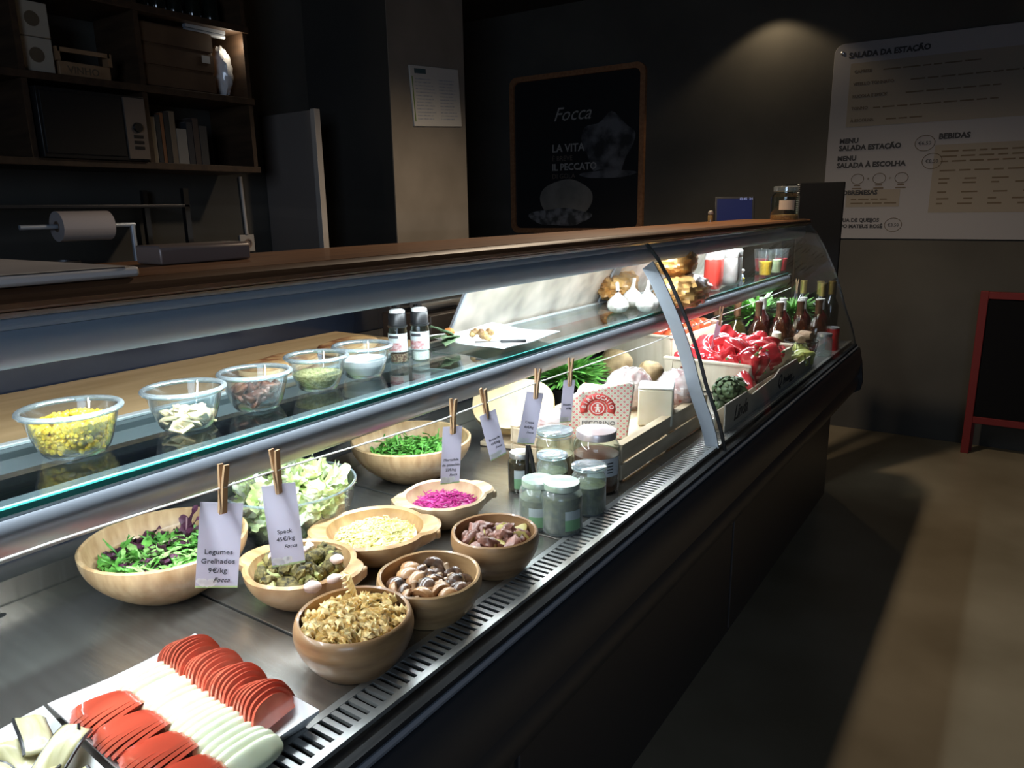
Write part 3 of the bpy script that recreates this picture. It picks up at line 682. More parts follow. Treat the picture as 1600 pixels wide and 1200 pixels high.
# glass bowl of lettuce
x, y = -1.172, .914
t = thing('glass_salad_bowl', 'large clear glass bowl piled with chopped lettuce', 'bowl', (x, y, DZ+.0008), 0)
G().lathe([(0,0),(.055,0),(.085,.010),(.110,.040),(.124,.08),(.131,.115),(.1285,.115),(.121,.08),(.107,.042),(.083,.014),(.05,.006),(0,.006)], 56).build('bowl', M_bowlG, t)
G().lathe([(.1298+.0028*math.cos(a), .116+.0028*math.sin(a)) for a in [2*PI*i/8 for i in range(8)]], 60, closed=True).build('rim', M_rim, t)
t = thing('chopped_lettuce', 'pale green chopped iceberg lettuce heaped in the glass bowl', 'lettuce', (x, y, DZ+.006), 0)
lm = []
for s in range(6):
    g = G(); rr_ = random.Random(s); A, B, C_ = (rr_.uniform(2,4) for _ in range(3))
    g.sheet(lambda i, j: ((i-.5)*.05+.004*math.sin(j*9), (j-.5)*.045+.004*math.sin(i*8+A), .010*math.sin(i*A+B)+.009*math.sin(j*B+C_)+.003*math.sin(i*17+j*13)), 8, 7)
    lm.append((g.mesh('leaf', M_lett), G.mesh(g, 'leaf', M_lettw)))
r = random.Random(21)
for i in range(185):
    zz = r.uniform(.022, .145); Rm = .045+.06*min(1, zz/.085)**.7 if zz < .1 else .10*(1-(zz-.1)/.055)**.5
    a = r.random()*2*PI; q = Rm*(r.random()**.35)
    put('leaf', lm[i % 6][i % 3 == 0], (q*math.cos(a), q*math.sin(a), zz), (r.uniform(-1.2,1.2), r.uniform(-1.2,1.2), r.random()*6), r.uniform(.6,1.1), t)
# rear bamboo bowl of rocket
x, y = -1.20, 1.31
wood_bowl('bamboo_bowl', 'round bamboo bowl of green rocket at the back, behind the pink cabbage', x, y, .148, .100, M_bamboo, .42, 2.1, .008)
leaves('rocket_leaves', M_rocket, x, y, .10, .04, .070, .012, 420, .036, .009, 13, 'green rocket leaves in the rear bamboo bowl')
M_under = mat('bowl_shade_food', (.08,.07,.03), .9)
def lugrot(u0, v0, u1, v1, z=DZ+.06):
    p, q = W(u0, v0, z), W(u1, v1, z); return math.atan2(q.y-p.y, q.x-p.x)
def bed(x, y, R, z0, z1, m, dome=.01, par=None, amp=.003, nm='under_layer'):
    o = mound(R, z0, z1, dome, m, nm, int(R*999), amp, 1.3, loc=(x, y, DZ) if par is None else None, parent=par); return o
for (x_, y_, R_, lb) in ((-1.182, .648, .098, 'packed leaves at the bottom of the left bamboo bowl'), (-1.20, 1.31, .10, 'packed rocket at the bottom of the rear bamboo bowl')):
    tag(bed(x_, y_, R_, .012, .045, M_rocket, nm='packed_leaves'), lb, 'salad leaves', kind='stuff')
# pink cabbage, carved bowl with lugs
x, y = -.955, 1.137
wood_bowl('carved_bowl', 'pale carved bowl with two lug handles holding pink cabbage', x, y, .090, .062, M_teakP, .5, 2, .010, rz=lugrot(625,783,770,757), lugs=1, wob=.02, lugL=.02)
M_cab = mat('pickled_red_cabbage', (.32,.012,.13), .4, col2=(.52,.04,.26), scale=40)
def shreds(name, m, x, y, R, z0, z1, dome, n, L, rad, seed, label, cat, zoff=DZ):
    g = G(); r = random.Random(seed)
    for i in range(n):
        q = math.sqrt(r.random())*R; a = r.random()*2*PI; zt = z1+dome*(1-(q/R)**2); zz = z0+(zt-z0)*(.6+.4*r.random())
        c = Vector((q*math.cos(a), q*math.sin(a), zz)); b = r.random()*2*PI; l = L*r.uniform(.5,1.2); d = Vector((math.cos(b), math.sin(b), r.uniform(-.3,.3)))*l*.5; s_ = Vector((-d.y, d.x, r.uniform(-.3,.6)*l))*r.uniform(-.5,.5)
        g.tube([c-d, c+s_, c+d], rad, 4)
    o = g.build(name, m, loc=(x, y, zoff)); return tag(o, label, cat, kind='stuff')
shreds('pickled_cabbage', M_cab, x, y, .062, .03, .046, .010, 420, .022, .0014, 3, 'bright pink shredded pickled cabbage in the carved bowl', 'cabbage')
tag(bed(x, y, .062, .014, .042, M_cab, .008, nm='cabbage_base'), 'pink cabbage packed under the shreds', 'cabbage', kind='stuff')
# grated cheese
x, y = -.960, .935
wood_bowl('carved_bowl', 'carved teak bowl with two lug handles holding grated cheese', x, y, .103, .062, M_teak, .45, 2,   .012, rz=lugrot(490,838,674,828), lugs=1, wob=.02, lugL=.022)
M_grat = mat('grated_cheese', (.88,.80,.26), .5, col2=(.94,.90,.46), scale=60, sss=.15)
shreds('grated_cheese', M_grat, x, y, .072, .03, .052, .012, 700, .016, .0014, 4, 'bright yellow grated cheese heaped in the carved bowl', 'cheese')
tag(bed(x, y, .078, .014, .046, M_grat, .012, nm='cheese_base'), 'grated cheese packed under the top shreds', 'cheese', kind='stuff')
# broccoli
x, y = -.955, .752
wood_bowl('carved_bowl', 'carved teak bowl with two lug handles holding roasted broccoli', x, y, .094, .068, M_teak, .45, 2, .010, rz=lugrot(370,868,566,905), lugs=1, wob=.02, lugL=.02)
M_floret = mat('roasted_floret', (.022,.018,.008), .8, col2=(.24,.19,.06), scale=120, bump=1, bscale=170)
M_stalk = mat('broccoli_stalk', (.38,.34,.10), .5, col2=(.26,.28,.09), scale=60)
proto = thing('broccoli_floret', 'charred roasted broccoli floret in the carved bowl', 'broccoli', (x, y, DZ+.06), 0, 'broccoli florets in the carved bowl')
nz = noise3(6)
G().blob((0,0,.006), (.015,.013,.009), 22, 14, lambda d: 1+.22*nz(d*1.6)+.10*math.sin(d.x*19)*math.sin(d.y*17)*math.sin(d.z*15)).build('head', M_floret, proto)
G().tube([(0,0,0),(.003,0,-.010),(.004,.002,-.022)], [.0085,.0055,.005], 8).build('stalk', M_stalk, proto)
r = random.Random(5); pts = dome_points(40, .068, .052, .060, .010, 14)
for i, (a, b, c) in enumerate(pts):
    rot = (r.uniform(-1.7,1.7), r.uniform(-1.7,1.7), r.random()*6)
    if i == 0: proto.location = (x+a, y+b, DZ+c); proto.rotation_euler = rot
    else: dup(proto, (x+a, y+b, DZ+c), rot, scale=r.uniform(.7,1.2))
tag(bed(x, y, .072, .016, .050, M_floret, .008, nm='broccoli_base'), 'broccoli crumbs under the florets', 'broccoli', kind='stuff')
clove = G().lathe([(0,-.002),(.006,.001),(.0085,.008),(.006,.016),(.001,.021)], 14, fn=lambda p, a, j: Vector((p.x, p.y*.8, p.z))).mesh('garlic_clove', mat('roast_garlic', (.62,.42,.36), .5, col2=(.75,.60,.52), scale=60))
for i, (u, v, sc_) in enumerate(((497,913,1.5),(520,872,1.3),(468,862,1.0),(425,873,1.0),(512,905,1.2),(487,855,.9))):
    q = W(u, v, DZ+.072); put('garlic_clove', clove, (q.x, q.y, DZ+.070), (1.3, r.uniform(-.4,.4), r.random()*6), sc_, None, 'pinkish roast garlic clove among the broccoli florets', 'garlic', 'garlic cloves in the broccoli bowl')
# mushrooms
x, y = -.742, .838
wood_bowl('acacia_bowl', 'dark-streaked acacia bowl of roasted mushrooms at the front', x, y, .088, .070, M_acaciaD, .62, 2.2, .006, rimin=.004, wob=.03, rz=.4)
M_mcap = mat('mushroom_cap', (.26,.12,.05), .3, col2=(.44,.24,.11), scale=50, coat=.5)
M_mcapd = mat('dark_mushroom_cap', (.03,.022,.02), .25, col2=(.15,.08,.05), scale=60, coat=.5)
M_mst = mat('mushroom_stem', (.38,.24,.14), .4, coat=.3); M_gill = mat('mushroom_gills', (.035,.022,.018), .6)
def mushroom(mc, lb, grp):
    t = thing('mushroom', lb, 'mushroom', (x, y, DZ+.06), 0, grp)
    G().lathe([(.0045,.0015),(.012,-.001),(.0165,.000),(.0175,.004),(.0155,.010),(.010,.0145),(.004,.0162),(0,.0165)], 22).build('cap', mc, t)
    G().lathe([(0,.002),(.004,.002),(.0155,.0005)], 22).build('gills', M_gill, t)
    G().lathe([(.0048,.002),(.0045,-.006),(.0060,-.013),(.004,-.0155),(0,-.016)], 14).build('stem', M_mst, t)
    return t
P1 = mushroom(M_mcap, 'light brown roasted mushroom in the front acacia bowl', 'light mushrooms in the acacia bowl'); P2 = mushroom(M_mcapd, 'dark shiny roasted mushroom in the front acacia bowl', 'dark mushrooms in the acacia bowl')
r = random.Random(8); pts = dome_points(44, .058, .036, .052, .008, 22)
for i, (a, b, c) in enumerate(pts):
    pr = P2 if i % 3 == 0 or a*.4+b > .025 else P1; rot = (r.choice((.3, 2.4, 2.9, 1.6))+r.uniform(-.4,.4), r.uniform(-.6,.6), r.random()*6)
    if i == 0: P1.location = (x-.05, y-.01, DZ+.048); P1.rotation_euler = rot; P2.location = (x+.0, y+.05, DZ+.052); P2.rotation_euler = rot
    dup(pr, (x+a, y+b, DZ+c), rot, scale=r.uniform(.8,1.25))
# potatoes / purple chunks
x, y = -.742, 1.022
wood_bowl('acacia_bowl', 'round acacia bowl of purple-skinned potato pieces, beside the jars', x, y, .083, .075, M_acacia, .60, 2.2, .006, rimin=.004, wob=.015, rz=1.0)
M_ps = mat('potato_skin', (.12,.045,.03), .45, col2=(.28,.12,.085), scale=30, coat=.2, bump=.4, bscale=60); M_pf = mat('potato_flesh', (.42,.34,.10), .5, col2=(.55,.46,.18), scale=30)
pm_ = []
for s in range(4):
    nz = noise3(30+s); g = G(); g.blob((0,0,0), (.019,.014,.012), 18, 12, lambda d: 1+.24*nz(d*1.6))
    for i, f in enumerate(g.f):
        c = sum((Vector(g.v[k]) for k in f), Vector())/len(f)
        if c.z > .006: g.m[i] = 1
    g.v = [(a, b, min(c, .0065)) for a, b, c in g.v]
    pm_.append(g.mesh('potato_piece', [M_ps, M_pf]))
r = random.Random(18)
for i, (a, b, c) in enumerate(dome_points(38, .056, .040, .060, .010, 33)):
    put('potato_piece', pm_[i % 4], (x+a, y+b, DZ+c), (r.choice((0, 2.2, 1.2, 3.1))+r.uniform(-.5,.5), r.uniform(-.6,.6), r.random()*6), r.uniform(.75,1.15), None, 'purple-skinned potato piece in the acacia bowl beside the jars', 'potato', 'potato pieces in the acacia bowl')
# fusilli
x, y = -.745, .672
wood_bowl('acacia_bowl', 'large round acacia bowl of fusilli pasta, nearest the front', x, y, .089, .078, M_acacia, .62, 2.3, .006, rimin=.006, rz=2)
g = G(); nS = 20; vs_ = []
for i in range(nS+1):
    a = i/nS*PI*2.9
    for k in range(3):
        b = a+k*2*PI/3; vs_.append((.0074*math.cos(b), .0074*math.sin(b), (i/nS-.5)*.040)); b += PI/3; vs_.append((.0016*math.cos(b), .0016*math.sin(b), (i/nS-.5)*.040))
g.add(vs_, [(i*6+k, i*6+(k+1) % 6, (i+1)*6+(k+1) % 6, (i+1)*6+k) for i in range(nS) for k in range(6)]+[tuple(range(6))[::-1], tuple(range(nS*6, nS*6+6))])
fus = g.mesh('fusilli', mat('cooked_fusilli', (.80,.58,.25), .55, col2=(.88,.70,.36), scale=40, sss=.15))
r = random.Random(28); n_f = 0
for i, (a, b, c) in enumerate(dome_points(190, .064, .060, .070, .020, 44)):
    put('fusilli', fus, (x+a, y+b, DZ+c), (r.uniform(1.0,2.1), r.uniform(-.5,.5), r.random()*6), r.uniform(.85,1.1), None, 'spiral of cooked fusilli pasta in the front acacia bowl', 'pasta', 'fusilli in the front acacia bowl')
put('fusilli', fus, (x-.045, y+.035, DZ+.096), (.35, .1, 0), 1.1, None, 'fusilli spiral standing upright at the back edge of the pasta bowl', 'pasta')
tag(bed(x, y, .072, .016, .060, mat('fusilli_bed', (.66,.45,.16), .5, col2=(.80,.58,.26), scale=120), .016, nm='pasta_base'), 'pasta packed below the top spirals', 'pasta', kind='stuff')

# ------------------------------------------------------------------ platters at the near end
def platter(x0, x1, y0, y1, label, rz):
    g = G(); cx, cy = (x0+x1)/2, (y0+y1)/2; a, b = (x1-x0)/2, (y1-y0)/2
    rr = [(.02,.004,0),(.86,.004,.2),(.93,.008,.5),(1,.020,1),(1.006,.0215,1),(1.0,.017,1),(.9,.0,.3),(.02,0,0)]
    def ring(k, z, e):
        out = []; n = 10
        cs = [(-a,-b),(a,-b),(a,b),(-a,b)]
        for i in range(4):
            p0, p1 = Vector(cs[i]), Vector(cs[(i+1) % 4])
            for j in range(n):
                s = j/n; q = p0.lerp(p1, s)*k; q *= 1-.02*math.sin(PI*s); out.append((q.x, q.y, z+.004*e*abs(math.cos(PI*s))**3))
        return out
    vs_ = []
    for k, z, e in rr: vs_ += ring(k, z, e)
    n = 40; m = len(rr)
    g.add(vs_, [tuple(range(n))]+[(j*n+i, j*n+(i+1) % n, (j+1)*n+(i+1) % n, (j+1)*n+i) for j in range(m-1) for i in range(n)]+[tuple(range((m-1)*n, m*n))[::-1]])
    return tag(g.build('square_platter', M_white, loc=(cx, cy, DZ+.0008), rot=(0, 0, rz)), label, 'platter')
pA = [W(305, 992, DZ+.024), W(498, 1112, DZ+.024), W(110, 1102, DZ+.024)]
ex = (pA[1]-pA[0]); ey = (pA[2]-pA[0]); rzp = math.atan2(ex.y, ex.x)
Lx = ex.length; Ly = .235
UX = Vector((math.cos(rzp), math.sin(rzp), 0)); UY = Vector((-UX.y, UX.x, 0))
def ploc(s, t, z=0): return pA[0]+UX*s-UY*t+Vector((0,0,z-pA[0].z+DZ))
def platter_at(s0, t0, lx, ly, label):
    c = ploc(s0+lx/2, t0+ly/2); o = platter(-lx/2, lx/2, -ly/2, ly/2, label, 0); o.location = (c.x, c.y, DZ+.0008); o.rotation_euler = (0,0,rzp); return o
platter_at(0, 0, Lx, .205, 'white square platter with rows of tomato and mozzarella slices')
platter_at(.0, .211, Lx, .20, 'white square platter of grilled aubergine at the bottom left')
M_tom = mat('tomato_slice', (.54,.10,.06), .25, col2=(.68,.19,.12), scale=30, coat=.6, sss=.15)
M_toms = mat('tomato_skin', (.62,.11,.06), .2, coat=.8); M_seed = mat('tomato_flesh', (.72,.22,.12), .35, col2=(.62,.10,.05), scale=90, coat=.5)
def tslice():
    g = G(); n = 20
    def out(R_): return [(R_*math.cos(PI*i/n)*1.0, R_*math.sin(PI*i/n)*(1.05+.06*math.sin(3*PI*i/n))) for i in range(n+1)]
    o = out(.033)
    g.prism(o, 1, -.0022, .0022); g.m = [1, 1]+[0]*(len(g.f)-2)
    return g.mesh('tomato_slice', [M_toms, M_tom])
ts = tslice()
def fan(s0, s1, t, n, tilt, label, grp, grps, tcurve=0, spin=0):
    r = random.Random(int(s0*999)+int(t*99)+n); k = 0
    wh = ('fan farthest from the customer glass', 'second fan from the back', 'third fan from the back', 'fan nearest the customer glass')
    for gi in range(grps):
        for i in range(n):
            q = (i/n)
            s = s0+(s1-s0)*((gi+q)/grps); tt = t+tcurve*math.sin(PI*q)
            p = ploc(s, tt, .012+.005*math.sin(PI*q))
            M = Matrix.Rotation(rzp, 4, 'Z') @ Matrix.Rotation(PI/2+spin+(q-.5)*.5, 4, 'Z') @ Matrix.Rotation(tilt, 4, 'X')
            put('tomato_slice', ts, p, M.to_euler(), 1+.16*math.sin(PI*q)+r.uniform(-.03,.03), None, label+', '+wh[gi], 'tomato slice', grp+', '+wh[gi])
fan(.035, .265, .042, 8, -.35, 'red tomato half-slice in the right row', 'tomato slices in the right row', 4, -.008)
fan(.035, .30, .158, 9, .75, 'red tomato half-slice in the left row', 'tomato slices in the left row', 4, .006)
M_mozz = mat('mozzarella', (.58,.61,.42), .35, col2=(.66,.69,.50), scale=30, coat=.4, sss=.25)
mz = G().blob((0,0,0), (.0072,.044,.018), 14, 16, lambda d: 1/((abs(d.x)**3+abs(d.y)**3+abs(d.z)**3)**(1/3))*.9).mesh('mozzarella_slice', M_mozz)
r = random.Random(2)
for i in range(19):
    p = ploc(.045+i*.0142, .100, .021+r.uniform(-.001,.001)); M = Matrix.Rotation(rzp+r.uniform(-.05,.05), 4, 'Z') @ Matrix.Rotation(-.80, 4, 'Y')
    put('mozzarella_slice', mz, p, M.to_euler(), 1+r.uniform(-.06,.06), None, 'white mozzarella slice in the row between the tomatoes', 'mozzarella', 'mozzarella slices on the platter')
M_aubf = mat('grilled_aubergine', (.40,.36,.18), .45, col2=(.58,.54,.34), scale=14, stretch=(1,8,1), coat=.3); M_aubs = mat('aubergine_skin', (.02,.02,.022), .3)
def aub(seed, label):
    rr_ = random.Random(seed); A = rr_.uniform(2.2, 4.2); t = thing('aubergine_slice', label, 'aubergine', (0,0,0), 0, 'grilled aubergine slices on the near platter')
    def f(i, j): return ((i-.5)*.075, (j-.5)*.034+.006*math.sin(i*A), .012*math.sin(i*A+seed)+.004*math.sin(j*5))
    G().sheet(f, 14, 5).build('flesh', M_aubf, t, solid=.0035)
    for e in (0, 1):
        G().tube([f(i/14, e) for i in range(15)], .0022, 6).build('skin_edge', M_aubs, t)
    return t
r = random.Random(3)
As = [aub(s, 'curled slice of grilled aubergine on the near platter') for s in range(4)]
for i in range(22):
    p = ploc(r.uniform(.06,.26), r.uniform(.235,.36), r.uniform(.022,.034)); rot = (r.uniform(-.6,.6), r.uniform(-.4,.4), r.random()*6)
    if i < 4: As[i].location = p; As[i].rotation_euler = rot
    else: dup(As[i % 4], p, rot)

# ------------------------------------------------------------------ preserving jars
M_lblw = mat('jar_label_white', (.60,.62,.66), .5); M_lblg = mat('jar_label_green', (.20,.38,.20), .5)
def jar(pos, R, h, label, gl, fill, lid, fh=.6, name='preserve_jar', lbl=None, swing=False, squat=1, at_z=DZ, lblang=-.4, fr=None):
    p = Vector((*pos, at_z))
    t = thing(name, label, 'jar', (p.x, p.y, at_z+.0008), 0, None)
    G().lathe([(0,0),(R*.92,0),(R,.006),(R,h*.72),(R*.93,h*.80),(R*.80,h*.86),(R*.80,h*.93)], 36).build('glass_body', gl, t)
    if fill: G().lathe([(0,.003),(R*.90,.003),(R*.965,.009),(R*.965,h*fh),(0,h*fh+.002)], 32).build('contents', fill, t)
    if swing or lid is None:
        G().lathe([(R*.82,h*.93),(R*.98,h*.935),(R*.99,h*.955),(R*.86,h*.97),(R*.86,h*.985),(R*.99,h*.99),(R*.98,h*1.01),(R*.75,h*1.03),(R*.5,h*1.035),(0,h*1.03)], 36).build('glass_lid', M_rim, t)
        if swing:
            g = G(); g.tube([(R*1.01*math.cos(a), R*1.01*math.sin(a), h*.90) for a in [2*PI*i/24 for i in range(25)]], .0013, 6); g.build('wire_ring', M_lid, t)
            g = G(); g.tube([(-R*1.0,-.012,h*.88),(-R*1.12,-.012,h*.80),(-R*1.15,0,h*.76),(-R*1.12,.012,h*.80),(-R*1.0,.012,h*.88)], .0013, 6); g.build('wire_clasp', M_lid, t)
        G().lathe([(R*.80,h*.925),(R*.9,h*.93),(R*.9,h*.94),(R*.8,h*.945)], 30, closed=True).build('rubber_seal', mat('pale_rubber', (.6,.55,.42), .6), t)
    else:
        G().lathe([(R*.83,h*.86),(R*.86,h*.87),(R*.86,h*.97),(R*.84,h*.985),(R*.78,h*.98),(0,h*.975)], 40).build('lid', lid, t)
    if lbl:
        m2, z0, z1 = lbl
        hw = .75 if m2 is M_lblw else .42
        G().sheet(lambda i, j: (R*1.006*math.cos(lblang-hw+2*hw*i), R*1.006*math.sin(lblang-hw+2*hw*i), h*(z0+(z1-z0)*j)), 12, 1).build('label', m2, t)
        if m2 is M_lblg: G().sheet(lambda i, j: (R*1.010*math.cos(lblang-hw+2*hw*i), R*1.010*math.sin(lblang-hw+2*hw*i), h*(z0+(z1-z0)*(.55+.45*j))), 12, 1).build('label_top', M_lbl, t)
        if m2 is M_lblw and name == 'preserve_jar' and R > .045:
            for k in range(4):
                a = lblang+.25; G().sheet(lambda i, j: (R*1.01*math.cos(a-.15+.3*i), R*1.01*math.sin(a-.15+.3*i), h*(z0+(z1-z0)*(.2+.17*k+.07*j))), 4, 1).build('label_line', M_ink, t)
    return t
M_olive = mat('green_preserve', (.045,.050,.010), .4, col2=(.13,.13,.035), scale=90); M_sauce = mat('brown_sauce', (.10,.035,.018), .3, col2=(.16,.06,.03), scale=30)
M_cream = mat('cream_spread', (.55,.42,.26), .4, col2=(.66,.55,.38), scale=20); M_darkp = mat('dark_preserve', (.03,.022,.015), .3, col2=(.08,.05,.03), scale=80)
M_redlid = mat('pinkish_tin_lid', (.62,.52,.52), .28, .6, col2=(.66,.62,.62), scale=9)
M_greenlid = mat('pale_green_lid', (.34,.46,.34), .25, .3, col2=(.58,.64,.56), scale=26)
FA = -1.1
jar(Wd(814, 765, DZ), .030, .095, 'small dark jar with a tin lid and green label, left of the jar cluster', M_jarG, M_darkp, M_lid, .75, lbl=(M_lblg, .12, .6), lblang=FA)
jar((-.900, 1.50), .046, .118, 'swing-top glass jar of cream spread with a wire clasp', M_jarG, M_cream, None, .5, swing=True)
jar((-.775, 1.480), .055, .146, 'tall jar of brown sauce with a pinkish tin lid and white label', M_jarG, M_sauce, M_redlid, .60, lbl=(M_lblw, .30, .60), lblang=-.7)
jar((-.838, 1.385), .036, .100, 'glass-lidded jar behind the frosted jars, before the swing-top jar', M_jarFog, M_olive, None, .6)
jar(Wd(842, 820, DZ), .041, .104, 'frosted jar with a pale green lid and green label, left of the misted jars', M_jarFog, M_olive, M_greenlid, .62, lbl=(M_lblg, .1, .5), lblang=FA)
jar((-.724, 1.350), .038, .105, 'misted jar of green preserve beside the tall sauce jar', M_jarFog, M_olive, None, .6)
jar((-.726, 1.236), .044, .106, 'misted jar with a green and white label, front of the cluster', M_jarFog, M_olive, M_greenlid, .74, lbl=(M_lblg, .12, .52), lblang=-.45)
t = thing('serving_tongs', 'black plastic tongs standing between the small jar and frosted jar', 'tongs', (-.875, 1.36, DZ+.001), 0, rot=(0, -.10, 0))
for s in (-1, 1): G().tube([(s*.002,0,.12),(s*.006,0,.09),(s*.010,0,.05),(s*.013,0,.0)], [.004,.005,.004,.0035], 8).build('tong_arm', M_black, t)
G().lathe([(0,.004),(.010,.004),(.012,.0),(0,0)][::-1], 12, Matrix.Translation((0,0,0))).build('tip', M_black, t)
# ------------------------------------------------------------------ poplar crate of cheeses
def slat_crate(x0, x1, y0, y1, z0, h, label):
    t = thing('wooden_crate', label, 'crate', ((x0+x1)/2, (y0+y1)/2, z0), 0)
    a, b = (x1-x0)/2, (y1-y0)/2; k = .006
    hs = h*.44
    for zz in (.004, h-hs):
        for s in (-1, 1):
            G().box(s*a-k/2, s*a+k/2, -b, b, zz, zz+hs).build('slat', M_crate, t, smooth=False, bevel=.001)
            G().box(-a+k, a-k, s*b-k/2, s*b+k/2, zz, zz+hs).build('slat', M_crate, t, smooth=False, bevel=.001)
    for i in range(5):
        w_ = (2*a-.02)/5; xx = -a+.01+i*w_; G().box(xx+.002, xx+w_-.002, -b+.004, b-.004, .0005, .004).build('bottom_slat', M_crate, t, smooth=False)
    for sx in (-1, 1):
        for sy in (-1, 0, 1): G().box(sx*(a-.011)-.008, sx*(a-.011)+.008, sy*(b-.013)-.009, sy*(b-.013)+.009, .001, h-.002).build('corner_post', M_crate, t, smooth=False)
    # top rails cover the post heads
    for s in (-1, 1): G().box(s*(a-.008)-.012, s*(a-.008)+.012, -b, b, h, h+.005).build('top_rail', M_crate, t, smooth=False, bevel=.001)
    return t
slat_crate(-1.06, -.742, 1.545, 2.13, DZ+.001, .088, 'pale poplar slat crate holding the cheeses, behind the jars')
# cheeses in the crate stand on a lining board
tag(G().box(-1.03, -.775, 1.575, 2.10, DZ+.006, DZ+.060).build('crate_lining', M_crate, bevel=.002), 'wooden lining block inside the cheese crate', 'board')
ZC = DZ+.062
M_wrap = None
def wrap_material():
    m = bpy.data.materials.new('patterned_wrapper'); nt, N, L = nodes(m); b = N['Principled BSDF']; b.inputs['Roughness'].default_value = .35
    tc = N.new('ShaderNodeTexCoord'); sp = N.new('ShaderNodeSeparateXYZ'); L.new(tc.outputs['Object'], sp.inputs[0])
    def mth(op, a, b_=None, c=None):
        n = N.new('ShaderNodeMath'); n.operation = op
        for i, q in enumerate((a, b_, c)):
            if q is None: continue
            if isinstance(q, (int, float)): n.inputs[i].default_value = q
            else: L.new(q, n.inputs[i])
        return n.outputs[0]
    P = .0135
    u = mth('DIVIDE', mth('ADD', sp.outputs[0], sp.outputs[2]), P); v = mth('DIVIDE', mth('SUBTRACT', sp.outputs[0], sp.outputs[2]), P)
    fu = mth('ABSOLUTE', mth('SUBTRACT', mth('FRACT', u), .5)); fv = mth('ABSOLUTE', mth('SUBTRACT', mth('FRACT', v), .5))
    d = mth('SQRT', mth('ADD', mth('MULTIPLY', fu, fu), mth('MULTIPLY', fv, fv)))
    dot = mth('LESS_THAN', d, .27); hole = mth('LESS_THAN', d, .09); dot = mth('SUBTRACT', dot, hole)
    line = mth('GREATER_THAN', mth('MAXIMUM', fu, fv), .44)
    m1 = N.new('ShaderNodeMix'); m1.data_type = 'RGBA'; m1.inputs[6].default_value = (.78,.72,.62,1); m1.inputs[7].default_value = (.58,.60,.36,1); L.new(line, m1.inputs[0])
    m2 = N.new('ShaderNodeMix'); m2.data_type = 'RGBA'; m2.inputs[7].default_value = (.72,.10,.10,1); L.new(m1.outputs[2], m2.inputs[6]); L.new(dot, m2.inputs[0])
    L.new(m2.outputs[2], b.inputs['Base Color']); return m
M_wrap = wrap_material()
M_wrapside = mat('wrapper_side', (.42,.38,.34), .3, col2=(.62,.56,.50), scale=30, coat=.4); M_logo = mat('logo_red', (.60,.06,.05), .5); M_cream2 = mat('cream_print', (.80,.74,.66), .5)
c = at(940, 690, 2, ZC)
px, py = -.868, 1.645
wd = thing('pecorino_wedge', 'cheese wedge in a cream wrapper patterned with red dots and a red logo', 'cheese', (px+.004, py, ZC), math.radians(27)); wd.scale = (1.2, 1, 1.07)
poly = [(-.082,.0),(.068,.0),(.082,.135),(.066,.142),(-.030,.118),(-.062,.095)]
g = G(); g.prism(poly, 1, 0, .035); g.m = [1, 0]+[1]*(len(g.f)-2); g.m = [0, 1]+[1]*(len(g.f)-2)
g.build('wrapper', [M_wrap, M_wrapside], wd, bevel=.004)
g = G(); g.lathe([(.0185,0),(.0185,.001),(0,.001)], 28, Matrix.Translation((.004,-.0004,.078)) @ Matrix.Rotation(PI/2, 4, 'X')); g.build('logo_disc', M_logo, wd)
g = G(); g.lathe([(.0145,.0011),(.0145,.0015),(.0125,.0015),(.0125,.0011)], 28, Matrix.Translation((.004,-.0004,.078)) @ Matrix.Rotation(PI/2, 4, 'X'), closed=True)
g.blob((.004,-.0022,.086), (.003,.0006,.003), 10, 6); g.box(.0015,.0065,-.0024,-.0016,.073,.083); g.box(-.001,.003,-.0024,-.0016,.068,.074); g.box(.0055,.009,-.0024,-.0016,.068,.074); g.box(-.003,.0015,-.0024,-.0016,.078,.081); g.box(.0065,.011,-.0024,-.0016,.078,.081)
g.build('logo_emblem', M_cream2, wd, smooth=False)
g = G(); A0, A1 = math.radians(200), math.radians(-20); n = 20
pts = [(.036, .024)]
vs_ = []
for i in range(n+1):
    a = A0+(A1-A0)*i/n
    for r_ in (.0215, .038): vs_.append((.004+r_*math.cos(a), -.0007, .076+r_*math.sin(a)))
g.add(vs_, [(2*i, 2*i+1, 2*i+3, 2*i+2) for i in range(n)]); g.build('logo_arch', M_logo, wd, solid=.0006)
wrd = 'BIRICCHIO'
for i, ch in enumerate(wrd):
    a = math.radians(180-(i+.5)*180/len(wrd)); r_ = .0255
    me = textmesh(ch, .0135, extrude=.0003, align='CENTER', offset=.0003); me.materials.clear(); me.materials.append(M_cream2)
    o = bpy.data.objects.new('letter', me); COL.objects.link(o); o.parent = wd
    o.matrix_local = Matrix.Translation((.004+r_*math.cos(a), -.0016, .076+r_*math.sin(a))) @ Matrix.Rotation(PI/2-a, 4, 'Y') @ Matrix.Rotation(PI/2, 4, 'X')
G().box(-.034,.046,-.0006,.001,.024,.052).build('text_panel', M_cream2, wd, smooth=False)
text('PECORINO', .0145, M_ink, wd, (.006,-.0012,.036), (PI/2,0,0), align='CENTER')
G().box(-.020,.030,-.0011,-.0006,.028,.030).build('text_line', M_inkB, wd, smooth=False)
